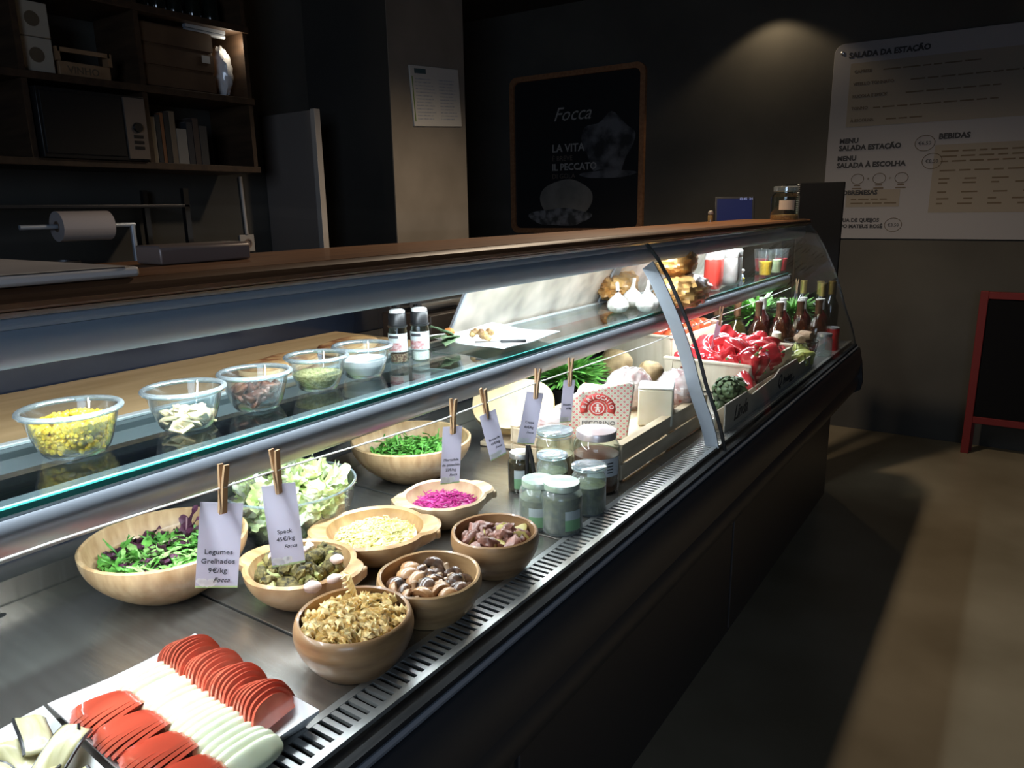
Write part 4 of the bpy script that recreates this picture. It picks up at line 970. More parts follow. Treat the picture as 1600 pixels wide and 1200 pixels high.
# second wrapped wedge behind, a white block, two wrapped meats
t = thing('pecorino_wedge', 'second red-dotted cheese wedge lying behind the big patterned one', 'cheese', (-.965, 1.74, ZC), math.radians(15))
G().prism([(-.05,0),(.06,0),(.06,.105),(.0,.11)], 1, 0, .05).build('wrapper', M_wrap, t, bevel=.006)
M_cheeseW = mat('white_cheese', (.72,.64,.46), .4, col2=(.82,.76,.62), scale=14, coat=.3, sss=.2); M_film = glass('cling_film', (.97,.97,.97), .10, .9, .1, 1.5)
M_rindw = mat('white_rind', (.80,.79,.76), .5, bump=.4, bscale=60)
t = thing('cheese_block', 'white-topped square cheese block right of the patterned wedge', 'cheese', (-.792, 1.865, ZC), math.radians(20)); t.scale = (1.12,)*3
G().box(-.042,.042,-.036,.040,0,.092).build('paste', M_cheeseW, t, bevel=.004)
G().box(-.0425,.0425,-.0365,.0405,.0925,.097).build('rind', M_rindw, t, bevel=.002)
M_meat = mat('cured_meat', (.42,.12,.10), .4, col2=(.74,.58,.52), scale=26, lo=.42, hi=.52, coat=.5)
M_filmW = mat('crinkled_film', (.80,.78,.78), .2, coat=1, alpha=.38, bump=1, bscale=50)
def ham(x, y, z, dims, rz, seed, label):
    t = thing('wrapped_ham', label, 'cured meat', (x, y, z+dims[2]), rz, 'plastic-wrapped meats'); nz = noise3(seed)
    G().blob((0,0,0), dims, 28, 18, lambda d: 1+.06*nz(d)).build('meat', M_meat, t)
    n2 = noise3(seed+9); G().blob((0,0,0), tuple(q*1.07 for q in dims), 48, 30, lambda d: 1+.05*n2(d*2.5)+.025*math.sin(19*d.x+8*d.y)+.02*math.sin(23*d.z+5*d.x)).build('plastic_film', M_filmW, t)
ham(-.800, 2.055, ZC, (.064,.080,.056), .4, 4, 'plump cured meat in clear plastic at the far right of the crate')
ham(-.925, 1.97, ZC, (.060,.075,.060), -.3, 9, 'cured meat in clear plastic between the wedge and the other ham')
ham(-.985, 1.62, ZC, (.055,.040,.035), .2, 15, 'small plastic-wrapped meat behind the price card, left of the wedge')
# cut cheese wheel
M_ywheel = mat('yellow_rind', (.52,.34,.10), .35, col2=(.66,.47,.18), scale=8, coat=.5); M_ycut = mat('cut_cheese_face', (.68,.50,.26), .45, col2=(.76,.60,.36), scale=20, sss=.2)
g = G(); g.blob((0,0,0), (.10,.115,.075), 40, 24, lambda d: 1/((abs(d.x)**2.6+abs(d.y)**2.6+abs(d.z)**2.6)**(1/2.6)))
g.v = [(min(a, .02), b, c) for a, b, c in g.v]
for i, f in enumerate(g.f):
    if all(g.v[k][0] > .0195 for k in f): g.m[i] = 1
t = thing('half_cheese', 'large half wheel of pale yellow cheese behind the jars', 'cheese', (-1.13, 1.66, DZ+.112), math.radians(-62), rot=(0, math.radians(-35), math.radians(-62)))
g.build('half_wheel', [M_ywheel, M_ycut], t)
t = thing('cheese_tray', 'small pale wooden board under the half wheel of cheese', 'board', (-1.12, 1.70, DZ+.001), .2)
G().box(-.10,.11,-.09,.10,0,.014).build('board', M_crate, t, bevel=.003)
# herbs in pots
M_grass = mat('fresh_herb', (.05,.20,.03), .5, col2=(.18,.42,.08), scale=30)
def herb(x, y, R, h, n, label, pot_h=.10, pm=M_black, seed=1):
    t = thing('potted_herb', label, 'plant', (x, y, DZ+.001), 0, 'potted herbs')
    G().lathe([(0,0),(R*.42,0),(R*.58,pot_h),(R*.53,pot_h),(R*.45,pot_h-.01),(0,pot_h-.01)], 24).build('pot', pm, t)
    r = random.Random(seed); g = G()
    for i in range(n):
        a = r.random()*2*PI; e = r.uniform(.15, 1.0); d = (math.cos(a)*e, math.sin(a)*e, r.uniform(.5,1)); L = R*r.uniform(.7,1.15); b = (math.cos(a)*R*.3*r.random(), math.sin(a)*R*.3*r.random(), pot_h-.01+h*r.random()*.45)
        leaf(g, b, d, L, R*.13, r.uniform(.2,.9), .08, 5, seed=i)
    o = g.build('foliage', M_grass, t); o['kind'] = 'stuff'
herb(-1.20, 2.08, .115, .10, 420, 'bushy green herb in a dark pot behind the crate of cheeses', .07, seed=3)
herb(-1.02, 3.56, .11, .12, 420, 'bushy green herb behind the pink wine flasks, left one', .10, seed=4)
herb(-.865, 3.63, .095, .12, 460, 'bushy green herb at the far end of the deck beside the dark bottles', .10, seed=5)
nz = noise3(77)
M_root = mat('celeriac_skin', (.34,.23,.11), .75, col2=(.19,.12,.055), scale=30, bump=.8, bscale=60)
for (x, y, R_, lb) in ((-1.16, 2.36, .062, 'knobbly tan celeriac beside the green herb'), (-1.00, 2.30, .045, 'second celeriac half hidden behind the wrapped ham')):
    t = thing('celeriac', lb, 'celeriac', (x, y, DZ+.062+.035), .4)
    G().blob((0,0,0), (R_,R_,R_*.95), 26, 18, lambda d: 1+.07*nz(d)+.03*math.sin(d.x*17)*math.sin(d.y*15)).build('root', M_root, t)
    G().lathe([(0,0),(R_*.6,0),(R_*.7,.035),(R_*.66,.035)], 20, Matrix.Translation((0,0,-.097))).build('root_stand', M_crate, t)
# cream boxes of tomatoes and peppers
M_crbox = mat('cream_wood_box', (.66,.56,.40), .55, col2=(.76,.67,.52), scale=5, stretch=(9,1,1))
def panel_box(x0, x1, y0, y1, h, rz, label, mark=True):
    t = thing('produce_box', label, 'box', ((x0+x1)/2, (y0+y1)/2, DZ+.001), rz, 'cream produce boxes'); a, b = (x1-x0)/2, (y1-y0)/2
    for s in (-1, 1):
        G().box(s*a-.005, s*a+.005, -b, b, .002, h).build('side_panel', M_crbox, t, smooth=False, bevel=.0015)
        G().box(-a+.006, a-.006, s*b-.005, s*b+.005, .002, h).build('end_panel', M_crbox, t, smooth=False, bevel=.0015)
        G().box(-a-.008, a+.008, s*b-.011, s*b+.011, h, h+.010).build('rim_rail', M_crbox, t, smooth=False, bevel=.003)
    G().box(-a+.006, a-.006, -b+.006, b-.006, .002, .008).build('bottom_panel', M_crbox, t, smooth=False)
    for s in (-1, 1): G().prism([(s*a-.022*s,.002),(s*a,.002),(s*a,h),(s*a-.030*s,h)], 1, -b-.010, -b-.0055).build('corner_post', M_crbox, t, smooth=False)
    if mark: G().box(-a*.62, -a*.25, -b-.0062, -b-.0052, h*.74, h*.79).build('red_mark', M_red, t, smooth=False)
    return t
panel_box(-1.030, -.720, 2.52, 3.00, .102, math.radians(-2), 'cream wooden box overflowing with red peppers')
panel_box(-1.357, -1.066, 2.68, 3.16, .150, math.radians(-3), 'cream wooden box of tomatoes behind the pepper box', False)
M_pep = mat('red_pepper_skin', (.58,.020,.028), .2, col2=(.74,.06,.07), scale=12, coat=1)
M_pepst = mat('pepper_stem', (.10,.22,.05), .5)
def pepper_proto(seed):
    rr_ = random.Random(seed); lobes = 3+seed % 2; ph = rr_.random()*6
    t = thing('red_pepper', 'glossy red bell pepper', 'pepper', (0,0,0), 0, 'red peppers in the cream box')
    def fn(p, a, j):
        k = 1+.19*math.cos(lobes*a+ph); k *= 1+.04*math.sin(a*2+seed); return Vector((p.x*k, p.y*k, p.z-.006*math.cos(lobes*a+ph)*(p.z < .02)))
    G().lathe([(0,.004),(.014,.000),(.027,.006),(.035,.022),(.039,.045),(.040,.062),(.036,.076),(.024,.083),(.010,.079),(0,.074)], 32, fn=fn).build('flesh', M_pep, t)
    G().tube([(0,0,.074),(.001,0,.086),(.006,.002,.098),(.012,.004,.106)], [.009,.0045,.004,.0055], 9).build('stem', M_pepst, t)
    return t
pps = [pepper_proto(s) for s in (1,2,3)]
r = random.Random(12); k = 0
spots = []
for iy in range(5):
    for ix in range(5):
        spots.append((-.985+.058*ix+r.uniform(-.008,.008), 2.58+.088*iy+r.uniform(-.01,.01), DZ+.070+r.uniform(0,.02)))
for iy in range(5):
    for ix in range(4): spots.append((-.975+.068*ix+r.uniform(-.01,.01), 2.61+.080*iy, DZ+.108+r.uniform(-.01,.012)))
for (x, y, z) in ((-.90,2.70,DZ+.142),(-.82,2.66,DZ+.138),(-.93,2.84,DZ+.142)): spots.append((x, y, z))
for i, (x, y, z) in enumerate(spots):
    rot = (r.uniform(-2.0,2.0), r.uniform(-1.6,1.6), r.random()*6)
    M = Euler(rot).to_matrix(); loc = Vector((x, y, z))-M @ Vector((0,0,.04))
    if i < 3: pps[i].location = loc; pps[i].rotation_euler = rot; o = pps[i]
    else: o = dup(pps[i % 3], loc, rot)
    o['label'] = 'glossy red bell pepper piled in the cream box'; 
for i, (x, y, z, rot, lb) in enumerate(((-.728,2.56,1.010,(.35,.1,.5),'large red pepper with its green stem up, spilling over the box corner'),(-.722,2.70,1.010,(1.2,.6,2),'lumpy red pepper hanging over the right rim of the box'),(-.728,2.46,.950,(-1.1,.4,1),'red pepper wedged between the box and the cardboard tray'))):
    M = Euler(rot).to_matrix(); o = dup(pps[i], Vector((x, y, z))-M @ Vector((0,0,.04)), rot, lb); del o['group']
M_tomw = mat('whole_tomato', (.62,.06,.025), .2, col2=(.72,.12,.04), scale=10, coat=.8)
tmp = thing('tomato', 'orange-red whole tomato in the rear cream box', 'tomato', (-1.25, 2.6, DZ+.15), 0, 'tomatoes in the rear box')
G().blob((0,0,0), (.036,.036,.030), 24, 14, lambda d: 1+.03*math.cos(5*math.atan2(d.y, d.x))*(1-abs(d.z))).build('flesh', M_tomw, tmp)
G().tube([(0,0,.028),(0,0,.036)], .002, 6).build('stem', M_pepst, tmp)
r = random.Random(44)
for iy in range(6):
    for ix in range(4):
        dup(tmp, (-1.318+.068*ix+r.uniform(-.01,.01), 2.74+.072*iy+r.uniform(-.01,.01), DZ+.140+r.uniform(0,.02)), (r.uniform(-.8,.8), r.uniform(-.8,.8), r.random()*6))
tmp.location = (-1.22, 2.82, DZ+.185)
t = thing('produce_scoop', 'black-handled scoop lying on the tomatoes', 'scoop', (-1.15, 2.80, DZ+.190), 1.9)
G().tube([(-.05,0,0),(.05,0,.004)], [.011,.009], 12).build('handle', M_black, t); G().box(.05,.12,-.02,.02,0,.004).build('blade', M_lid, t, bevel=.001)
# cardboard tray with brush writing, artichokes
M_card = mat('grey_cardboard', (.52,.46,.37), .8, col2=(.60,.54,.45), scale=9)
t = thing('cardboard_tray', 'low printed cardboard tray running along the glass beyond the joint', 'tray', (-.676, 2.52, DZ+.001), 0)
prof = [(-.46,.0),(.62,.0),(.62,.05),(.40,.050),(.36,.078),(.12,.082),(.06,.066),(-.20,.060),(-.26,.082),(-.46,.085)]
G().prism(prof, 0, .012, .016).build('front_wall', M_card, t, smooth=False)
G().prism([(-.46,0),(.62,0),(.62,.05),(-.46,.06)], 0, -.016, -.012).build('rear_wall', M_card, t, smooth=False)
G().box(-.0115, .0115, -.46, .62, 0, .003).build('base', M_card, t, smooth=False)
for wd_, yy, sz in (('Linda', -.38, .062), ('Q', .10, .060), ('Produtos', .17, .034)): text(wd_, sz, M_ink, t, (.0168, yy, .018), (PI/2, 0, PI/2), shear=.4, offset=.0012)
text('naturais', .022, M_ink, t, (.0168, .26, .006), (PI/2, 0, PI/2), shear=.4)
M_art = mat('artichoke_bract', (.07,.12,.05), .5, col2=(.14,.20,.09), scale=20); M_artp = mat('artichoke_purple', (.07,.05,.06), .5, col2=(.13,.15,.08), scale=20)
def artichoke(x, y, z, rot, s, label):
    t = thing('artichoke', label, 'artichoke', (x, y, z), 0, 'artichokes', rot=rot)
    G().lathe([(0,-.03*s),(.012*s,-.03*s),(.03*s,-.01*s),(.034*s,.01*s),(.02*s,.035*s),(0,.045*s)], 20).build('heart', M_artp, t)
    me = G().sheet(lambda i, j: ((i-.5)*.034*s*math.sin(PI*(j*.8+.16)), .006*s*(1-(2*i-1)**2)+.010*s*math.sin(j*2.6), j*.042*s), 4, 5)
    bm = me.mesh('bract', M_art)
    for ring, (zz, rr_, n, tilt) in enumerate(((-.028,.024,8,.5),(-.016,.032,9,.25),(-.002,.031,9,-.05),(.010,.024,8,-.35),(.020,.014,6,-.6))):
        for k in range(n):
            a = 2*PI*(k+.5*(ring % 2))/n
            o = put('bract', bm, (rr_*s*math.cos(a), rr_*s*math.sin(a), zz*s), (0,0,0), 1, t)
            o.rotation_euler = (Matrix.Rotation(a-PI/2, 3, 'Z') @ Matrix.Rotation(-tilt, 3, 'X')).to_euler()
    G().tube([(0,0,-.028*s),(.004*s,0,-.055*s)], .008*s, 8).build('stem', M_art, t)
artichoke(-.712, 2.22, DZ+.088, (1.2, .3, .6), .86, 'green artichoke resting on top in the cardboard tray')
artichoke(-.716, 2.25, DZ+.040, (2.0, .2, -.4), .86, 'lower green artichoke in the cardboard tray by the joint')
artichoke(-.735, 2.345, DZ+.060, (1.9, -.3, 1.4), .95, 'dark purplish artichoke behind the two green ones')
# wine
M_rose = glass('rose_wine', (.74,.50,.40), .06, .35, .05, 2.5, .10, (.30,.13,.08)); M_wht = glass('straw_wine', (.72,.70,.40), .06, .35, .05, 2.5, .10, (.40,.36,.10))
M_foilb = mat('brown_foil', (.10,.045,.02), .35, .3, col2=(.16,.08,.04), scale=60); M_wfoil = mat('white_foil', (.78,.76,.72), .4)
M_gold = mat('gold_foil', (.55,.42,.14), .3, .8); M_dkb = mat('dark_bottle_glass', (.010,.013,.010), .08, coat=1)
M_ylab = mat('yellow_label', (.62,.64,.30), .5)
def flask(label, wine, lab=None):
    t = thing('wine_flask', label, 'bottle', (0,0,DZ+.001), 0, 'oval wine flasks')
    fl = lambda p, a, j: Vector((p.x, p.y*(.62+.38*max(0, min(1, (p.z-.14)/.04))), p.z))
    G().lathe([(0,0),(.028,0),(.040,.012),(.050,.045),(.049,.075),(.040,.110),(.024,.140),(.0155,.158),(.014,.172)], 32, fn=fl).build('bottle_glass', M_wineG, t)
    G().lathe([(0,.003),(.026,.003),(.0375,.014),(.047,.045),(.046,.075),(.037,.108),(.021,.138),(0,.150)], 28, fn=fl).build('wine', wine, t)
    G().lathe([(.0150,.168),(.0152,.215),(.0165,.217),(.0165,.229),(0,.230)], 20).build('neck_foil', M_foilb, t)
    G().lathe([(0,.2302),(.0155,.2302),(.0155,.234),(0,.235)], 18).build('cap', M_wfoil, t)
    if lab:
        G().sheet(lambda i, j: (.0505*math.cos(-2.0+1.9*i)*(1-.02*abs(j-.5)), .032*math.sin(-2.0+1.9*i), .032+.045*j), 12, 2).build('label', lab, t)
    return t
fspots = [(1127,503),(1156,510),(1186,510),(1215,512),(1244,518),(1273,516)]
Fa = flask('rose wine flask', M_rose); Fb = flask('straw wine flask', M_wht, M_ylab)
used = []
lbs = ['pink wine flask nearest the glass joint, half hidden by the box rim', 'straw-coloured wine flask with a yellow label, second from the left', 'pink wine flask, third from the left', 'pink wine flask behind the white cork, fourth from the left', 'pink wine flask, fifth from the left behind the brown corks', 'rightmost pink wine flask, beside the green herb']
fl_xy = [(-1.11,3.26),(-1.02,3.28),(-.935,3.31),(-.850,3.33),(-.785,3.42),(-.725,3.50)]
for i, ((x, y), lb) in enumerate(zip(fl_xy, lbs)):
    pr = Fb if i == 1 else Fa
    if i in (0, 1): o = pr; o.location = (x, y, DZ+.001)
    else: o = dup(pr, (x, y, DZ+.001))
    o['label'] = lb; o.rotation_euler = (0, 0, math.radians(25))
def tall_bottle(x, y, label, foil, grp, h=.30, body=None):
    t = thing('wine_bottle', label, 'bottle', (x, y, DZ+.001), 0, grp)
    G().lathe([(0,0),(.034,0),(.037,.004),(.037,h*.58),(.030,h*.66),(.016,h*.74),(.0145,h*.80)], 26).build('bottle_glass', body or M_dkb, t)
    G().lathe([(.0152,h*.78),(.0155,h*.96),(.0168,h*.965),(.0168,h*.995),(0,h)], 20).build('neck_foil', foil, t)
    return t
for x, y, h, lb in ((-.955,3.44,.235,'slim bottle with a white neck sleeve, leftmost of the white-necked'),(-.868,3.45,.235,'slim bottle with a white neck sleeve behind the price card'),(-.800,3.53,.235,'slim bottle with a white neck sleeve, third of the white-necked'),(-.737,3.60,.225,'slim bottle with a white neck sleeve at the right end of the flasks')):
    tall_bottle(x, y, lb, M_wfoil, 'white-necked bottles behind the flasks', h, mat('red_wine_glass', (.06,.006,.006), .08, coat=1))
for x, y, lb in ((-.860,3.78,'dark wine bottle with a gold neck foil, leftmost of the three gold ones'),(-.782,3.775,'dark wine bottle with a gold neck foil, middle of the gold ones'),(-.755,3.69,'dark wine bottle with a gold neck foil, right of the middle gold one'),(-.735,3.80,'dark wine bottle at the far end glass, its foil brownish')):
    tall_bottle(x, y, lb, M_gold if 'brownish' not in lb else mat('old_gold_foil', (.28,.18,.05), .35, .7), 'dark bottles at the far end', .288)
for x, y, z, rot, m, lb in ((-.728,3.20,DZ+.100,(PI/2,.2,.5),'c','large brown cork lying left on the basket'),(-.720,3.27,DZ+.106,(PI/2,.0,1.2),'c','large brown cork lying right on the basket'),(-.80,3.10,DZ+.112,(.2,.1,.3),'w','white square-faced cork leaning before the fourth flask'),(-.86,3.08,DZ+.09,(PI/2,.4,2.2),'c','brown cork half hidden behind the pepper box')):
    G().lathe([(0,-.028),(.016,-.028),(.019,-.022),(.0185,.02),(.016,.027),(0,.027)], 20).build('big_cork', mat('cork', (.24,.15,.085), .8, col2=(.40,.27,.17), scale=70) if m == 'c' else mat('pale_cork', (.70,.64,.54), .7), loc=(x, y, z), rot=rot)
    o = bpy.context.scene.collection.objects[-1]; tag(o, lb, 'cork', 'large corks by the wine')
t = thing('wire_basket', 'small dark wire basket of pale green peppers below the corks', 'basket', (-.727, 3.22, DZ+.001), .3)
for zz, R_ in ((.02,.055),(.05,.062),(.088,.068)):
    G().tube([(R_*math.cos(a), R_*math.sin(a), zz) for a in [2*PI*i/24 for i in range(25)]], .0018, 6).build('wire_ring', M_black, t)
for k in range(10):
    a = 2*PI*k/10; G().tube([(.052*math.cos(a), .052*math.sin(a), .002),(.068*math.cos(a), .068*math.sin(a), .088)], .0014, 5).build('upright_wire', M_black, t)
G().lathe([(0,.0),(.052,.0),(.052,.003),(0,.003)], 24).build('basket_floor', M_black, t)
gp = dup(pps[0], (0,0,0)); 
M_gpep = mat('pale_green_pepper', (.38,.42,.10), .3, col2=(.50,.52,.20), scale=20, coat=.6)
for o in list(gp.children):
    nm = o.data.copy(); nm.materials.clear(); nm.materials.append(M_gpep); o.data = nm
for i, (x, y, z, rot, s) in enumerate(((-.695,3.04,DZ+.040,(1.4,.2,.5),.85),(-.690,3.12,DZ+.040,(1.7,.5,2.5),.85),(-.76,3.02,DZ+.038,(1.2,.2,4),.75),(-.727,3.22,DZ+.050,(.4,.2,0),.75))):
    M = Euler(rot).to_matrix(); loc = Vector((x, y, z))-M @ Vector((0,0,.035))
    lb = ('pale green pepper at the front glass beyond the red peppers', 'pale green pepper just under the corks', 'small pale green pepper behind the cardboard tray', 'pale green pepper inside the wire basket')[i]
    if i == 0: gp.location = loc; gp.rotation_euler = rot; gp.scale = (s,)*3; o = gp
    else: o = dup(gp, loc, rot, scale=s)
    o['label'] = lb; o['group'] = 'pale green peppers'
t = thing('jam_jar', 'squat pale blue-green glass jar between the basket and the far herb', 'jar', (-.672, 3.40, DZ+.001), 0)
G().lathe([(0,0),(.03,0),(.034,.006),(.034,.07),(.029,.082),(.029,.095)], 24).build('glass_body', M_jarFog, t); G().lathe([(.031,.085),(.031,.098),(0,.1)], 22).build('lid', M_lid, t)
t = thing('red_tin', 'small red tin against the far end glass', 'tin', (-.672, 3.56, DZ+.001), 0)
G().lathe([(0,0),(.03,0),(.03,.10),(0,.10)], 24).build('can', mat('red_tin_paint', (.45,.02,.02), .3, coat=.5), t); G().lathe([(.0305,.098),(.0305,.103),(.027,.104),(.027,.101),(0,.101)], 22).build('rim', M_lid, t)

# ------------------------------------------------------------------ things on the timber top
ZT = 1.4765
t = thing('storage_jar', 'glass jar with a cork-brown filling and cream label on the timber top', 'jar', (-.948, 3.68, ZT), 0)
G().lathe([(0,0),(.060,0),(.064,.006),(.064,.105),(.050,.122),(.050,.132)], 36).build('glass_body', M_jarG, t)
G().lathe([(0,.003),(.058,.004),(.061,.010),(.061,.022),(0,.024)], 30).build('filling', mat('nuts', (.42,.22,.08), .5, col2=(.66,.42,.18), scale=120), t)
G().lathe([(.052,.128),(.056,.130),(.056,.148),(.050,.152),(0,.152)], 34).build('glass_lid', M_rim, t)
G().sheet(lambda i, j: (.0646*math.cos(-1.75+1.1*i), .0646*math.sin(-1.75+1.1*i), .046+.042*j), 12, 1).build('label', mat('cream_label', (.62,.50,.38), .6), t)
t = thing('black_stand', 'tall plain black stand with a ring-bound edge just beyond the far end of the counter', 'stand', (-.93, 4.22, 0), 0)
M_mb = mat('matt_black', (.008,.008,.009), .9, spec=.1)
G().box(-.085,.135,-.012,.012,.03,1.655).build('panel', M_mb, t, bevel=.004)
G().box(-.165,-.100,.010,.026,.03,1.650).build('rear_panel', M_mb, t, bevel=.004)
for k in range(16): G().tube([(-.092+.008*math.cos(a), .0+.012*math.sin(a), 1.49+k*.0105) for a in [2*PI*i/10 for i in range(11)]], .0014, 5).build('binding_ring', M_lid, t)
G().box(-.17,.14,-.12,.12,0,.028).build('foot', M_black, t, bevel=.003)
# till screen behind the counter
t = thing('till_screen', 'tilted black point-of-sale screen glowing dark blue', 'screen', (-1.30, 4.05, 1.36), math.radians(24))
M_scr = mat('blue_screen', (.01,.012,.03), .2, emit=(.035,.06,.30), estr=.11)
M = Matrix.Rotation(math.radians(-18), 4, 'X')
G().box(-.105,.105,-.0,.022,.08,.245, M).build('bezel', M_black, t, bevel=.004)
G().box(-.092,.092,-.0015,-.0002,.095,.232, M).build('display', M_scr, t, smooth=False)
text('12:45  24', .018, mat('screen_text', (.2,.25,.5), .5, emit=(.3,.4,.9), estr=.35), t, (.01, -.06, .212), (PI/2-.32, 0, 0))
G().prism([(-.02,-.3),(.12,-.3),(.10,.09),(.02,.09)], 0, -.04, .04).build('stand', M_black, t)
t = thing('till_counter', 'dark service counter under the till screen', 'counter', (-1.45, 4.25, 0), 0)
G().box(-.35,.27,-.22,.42,0,1.055).build('body', M_body, t, bevel=.004); G().box(-.37,.28,-.24,.44,1.0555,1.075).build('worktop', M_timberD, t, bevel=.003)
t = thing('pepper_mill', 'tiny glass shaker with a pale cap on the timber top, left of the screen', 'shaker', (-1.135, 2.90, ZT), 0)
t.location = (at(1111, 345, 2, ZT).x, at(1111, 345, 2, ZT).y, ZT)
q = t.location; t.location = (-1.17, 3.30, ZT)
G().lathe([(0,0),(.012,0),(.012,.028),(.009,.032)], 18).build('body', mat('amber_shaker', (.30,.20,.08), .2, coat=1), t); G().lathe([(.011,.032),(.012,.034),(.010,.046),(0,.049)], 18).build('cap', mat('pale_cap', (.6,.55,.45), .4), t)
# paper sheet and low screen at the near end
M_pg = mat('grey_worksurface', (.52,.47,.44), .5, col2=(.62,.57,.54), scale=6)
t = thing('wrapping_paper_pad', 'thick pad of grey wrapping paper on the near end of the timber top', 'paper', (0,0,0), 0)
q = [W(222, 412, ZT+.012), W(222, 436, ZT+.012), W(0, 458, ZT+.012)]
yq = at(221, 437, 0, -.873).y
G().box(-1.50, -.873, -.12, yq, ZT+.0005, ZT+.013).build('paper_pad', M_pg, t, bevel=.004)
g = G(); r = random.Random(3); ps = [( -.872+r.uniform(-.001,.003), -.1+i*.0118) for i in range(50)]
g.add([(x, y, ZT+.0137) for x, y in ps]+[(-.885, y, ZT+.0139) for x, y in ps], [(i, i+1, 50+i+1, 50+i) for i in range(49)]); g.build('torn_edge', mat('torn_paper', (.55,.52,.48), .8), t)
t = thing('ledge_screen', 'long low brown metal upstand standing on the timber top by the paper', 'upstand', (0,0,0), 0)
qa, qb = W(222, 418, ZT), W(384, 406, ZT)
G().prism([(-1.10,ZT+.0005),(-1.035,ZT+.0005),(-1.035,ZT+.024),(-1.043,ZT+.028),(-1.10,ZT+.028)], 1, qa.y+.035, qb.y+.022).build('shell', mat('brown_metal', (.20,.15,.13), .4, .2), t, bevel=.003)
t.children[0].location = (0, 0, 0)

# ------------------------------------------------------------------ end wall: framed poster, menu board, stand
YB = YW-.005
t = thing('framed_poster', 'dark poster in a rounded brown wooden frame reading LA VITA IL PECCATO', 'poster', (-3.10, YW-.001, 1.97), 0)
a, b = .615, .63
def rrect(a, b, r_, n=6):
    out = []
    for cx, cy, s in ((a-r_, b-r_, 0), (-a+r_, b-r_, 1), (-a+r_, -b+r_, 2), (a-r_, -b+r_, 3)):
        for k in range(n+1):
            q = (s+k/n)*PI/2; out.append((cx+r_*math.cos(q), cy+r_*math.sin(q)))
    return out
def frame(g, o_, i_, y0, y1):
    n = len(o_); vs_ = [(x, y, z) for y in (y0, y1) for x, z in o_]+[(x, y, z) for y in (y0, y1) for x, z in i_]
    f = []
    for k in range(n):
        l = (k+1) % n; f += [(k, l, 2*n+l, 2*n+k), (n+k, 3*n+k, 3*n+l, n+l), (k, n+k, n+l, l), (2*n+k, 2*n+l, 3*n+l, 3*n+k)]
    return g.add(vs_, f)
frame(G(), rrect(a, b, .07), rrect(a-.04, b-.04, .05), -.035, 0).build('frame', woodmat('poster_frame_wood', (.26,.11,.05), (.38,.19,.09), 5, (9,1,9), .5), t, smooth=False)
G().prism([(x, z) for x, z in rrect(a-.041, b-.041, .05)], 1, -.014, -.002).build('print', mat('poster_black', (.024,.024,.026), .35), t, smooth=False)
M_ph = mat('poster_smoke', (.16,.16,.17), .5, col2=(.03,.03,.032), scale=7, detail=6, lo=.4, hi=.6); M_dough = mat('poster_dough', (.26,.24,.21), .5, col2=(.18,.17,.15), scale=6); M_flour = mat('poster_flour', (.22,.22,.23), .5, col2=(.06,.06,.06), scale=16, lo=.4, hi=.6)
def flat(poly, y, m, nm): return G().add([(x, y, z) for x, z in poly], [tuple(range(len(poly)))]).build(nm, m, t, smooth=False)
ell = lambda cx, cz, rx, rz_, a0=0, w=.0: [(cx+rx*math.cos(q)*(1+w*math.sin(3*q)), cz+rz_*math.sin(q)*(1+w*math.sin(5*q+1))) for q in [2*PI*i/40 for i in range(40)]]
flat(ell(-.08, -.36, .25, .16, w=.03), -.0145, M_dough, 'dough_print')
flat(ell(-.14, -.50, .30, .07, w=.08), -.0148, M_flour, 'flour_print')
flat(ell(.30, .05, .22, .22, w=.16), -.0145, M_ph, 'hand_print')
flat(ell(.30, -.17, .25, .03, w=.05), -.0147, M_ph, 'smoke_print')
M_pt = mat('poster_text', (.36,.34,.32), .6); M_pt2 = mat('poster_text_dim', (.15,.12,.10), .6)
text('Focca', .15, M_pt, t, (-.20, -.016, .26), (PI/2,0,0), shear=.4)
text('LA VITA', .085, M_pt, t, (-.21, -.016, .02), (PI/2,0,0), offset=.002); text('È BREVE', .055, M_pt2, t, (-.21, -.016, -.05), (PI/2,0,0))
text('IL PECCATO', .075, M_pt, t, (-.21, -.016, -.125), (PI/2,0,0), offset=.002); text('DI GOLA', .055, M_pt2, t, (-.21, -.016, -.19), (PI/2,0,0))
# menu board
x0, x1, z0, z1 = -1.165, .62, 1.315, 2.545
t = thing('menu_board', 'large pale rounded menu board headed SALADA DA ESTAÇÃO on the end wall', 'menu board', ((x0+x1)/2, YW-.001, (z0+z1)/2), 0)
a, b = (x1-x0)/2, (z1-z0)/2
M_bd = mat('pale_board', (.29,.28,.29), .5); M_bd2 = mat('tan_board_field', (.25,.215,.17), .55)
G().prism(rrect(a, b, .06), 1, -.014, -.002).build('panel', M_bd, t, bevel=.002)
def fld(X0, X1, Z0, Z1): G().box(X0-(x0+x1)/2, X1-(x0+x1)/2, -.0152, -.0142, Z0-(z0+z1)/2, Z1-(z0+z1)/2).build('tan_field', M_bd2, t, smooth=False)
fld(-1.06, .56, 2.03, 2.42); fld(-1.02, -.70, 1.52, 1.63); fld(-.53, .56, 1.48, 1.89)
def bt(s_, X, Z, sz, m=M_ink, **k): text(s_, sz, m, t, (X-(x0+x1)/2, -.0162, Z-(z0+z1)/2), (PI/2,0,0), **k)
bt('SALADA DA ESTAÇÃO', -1.075, 2.455, .046, offset=.0022)
r = random.Random(2)
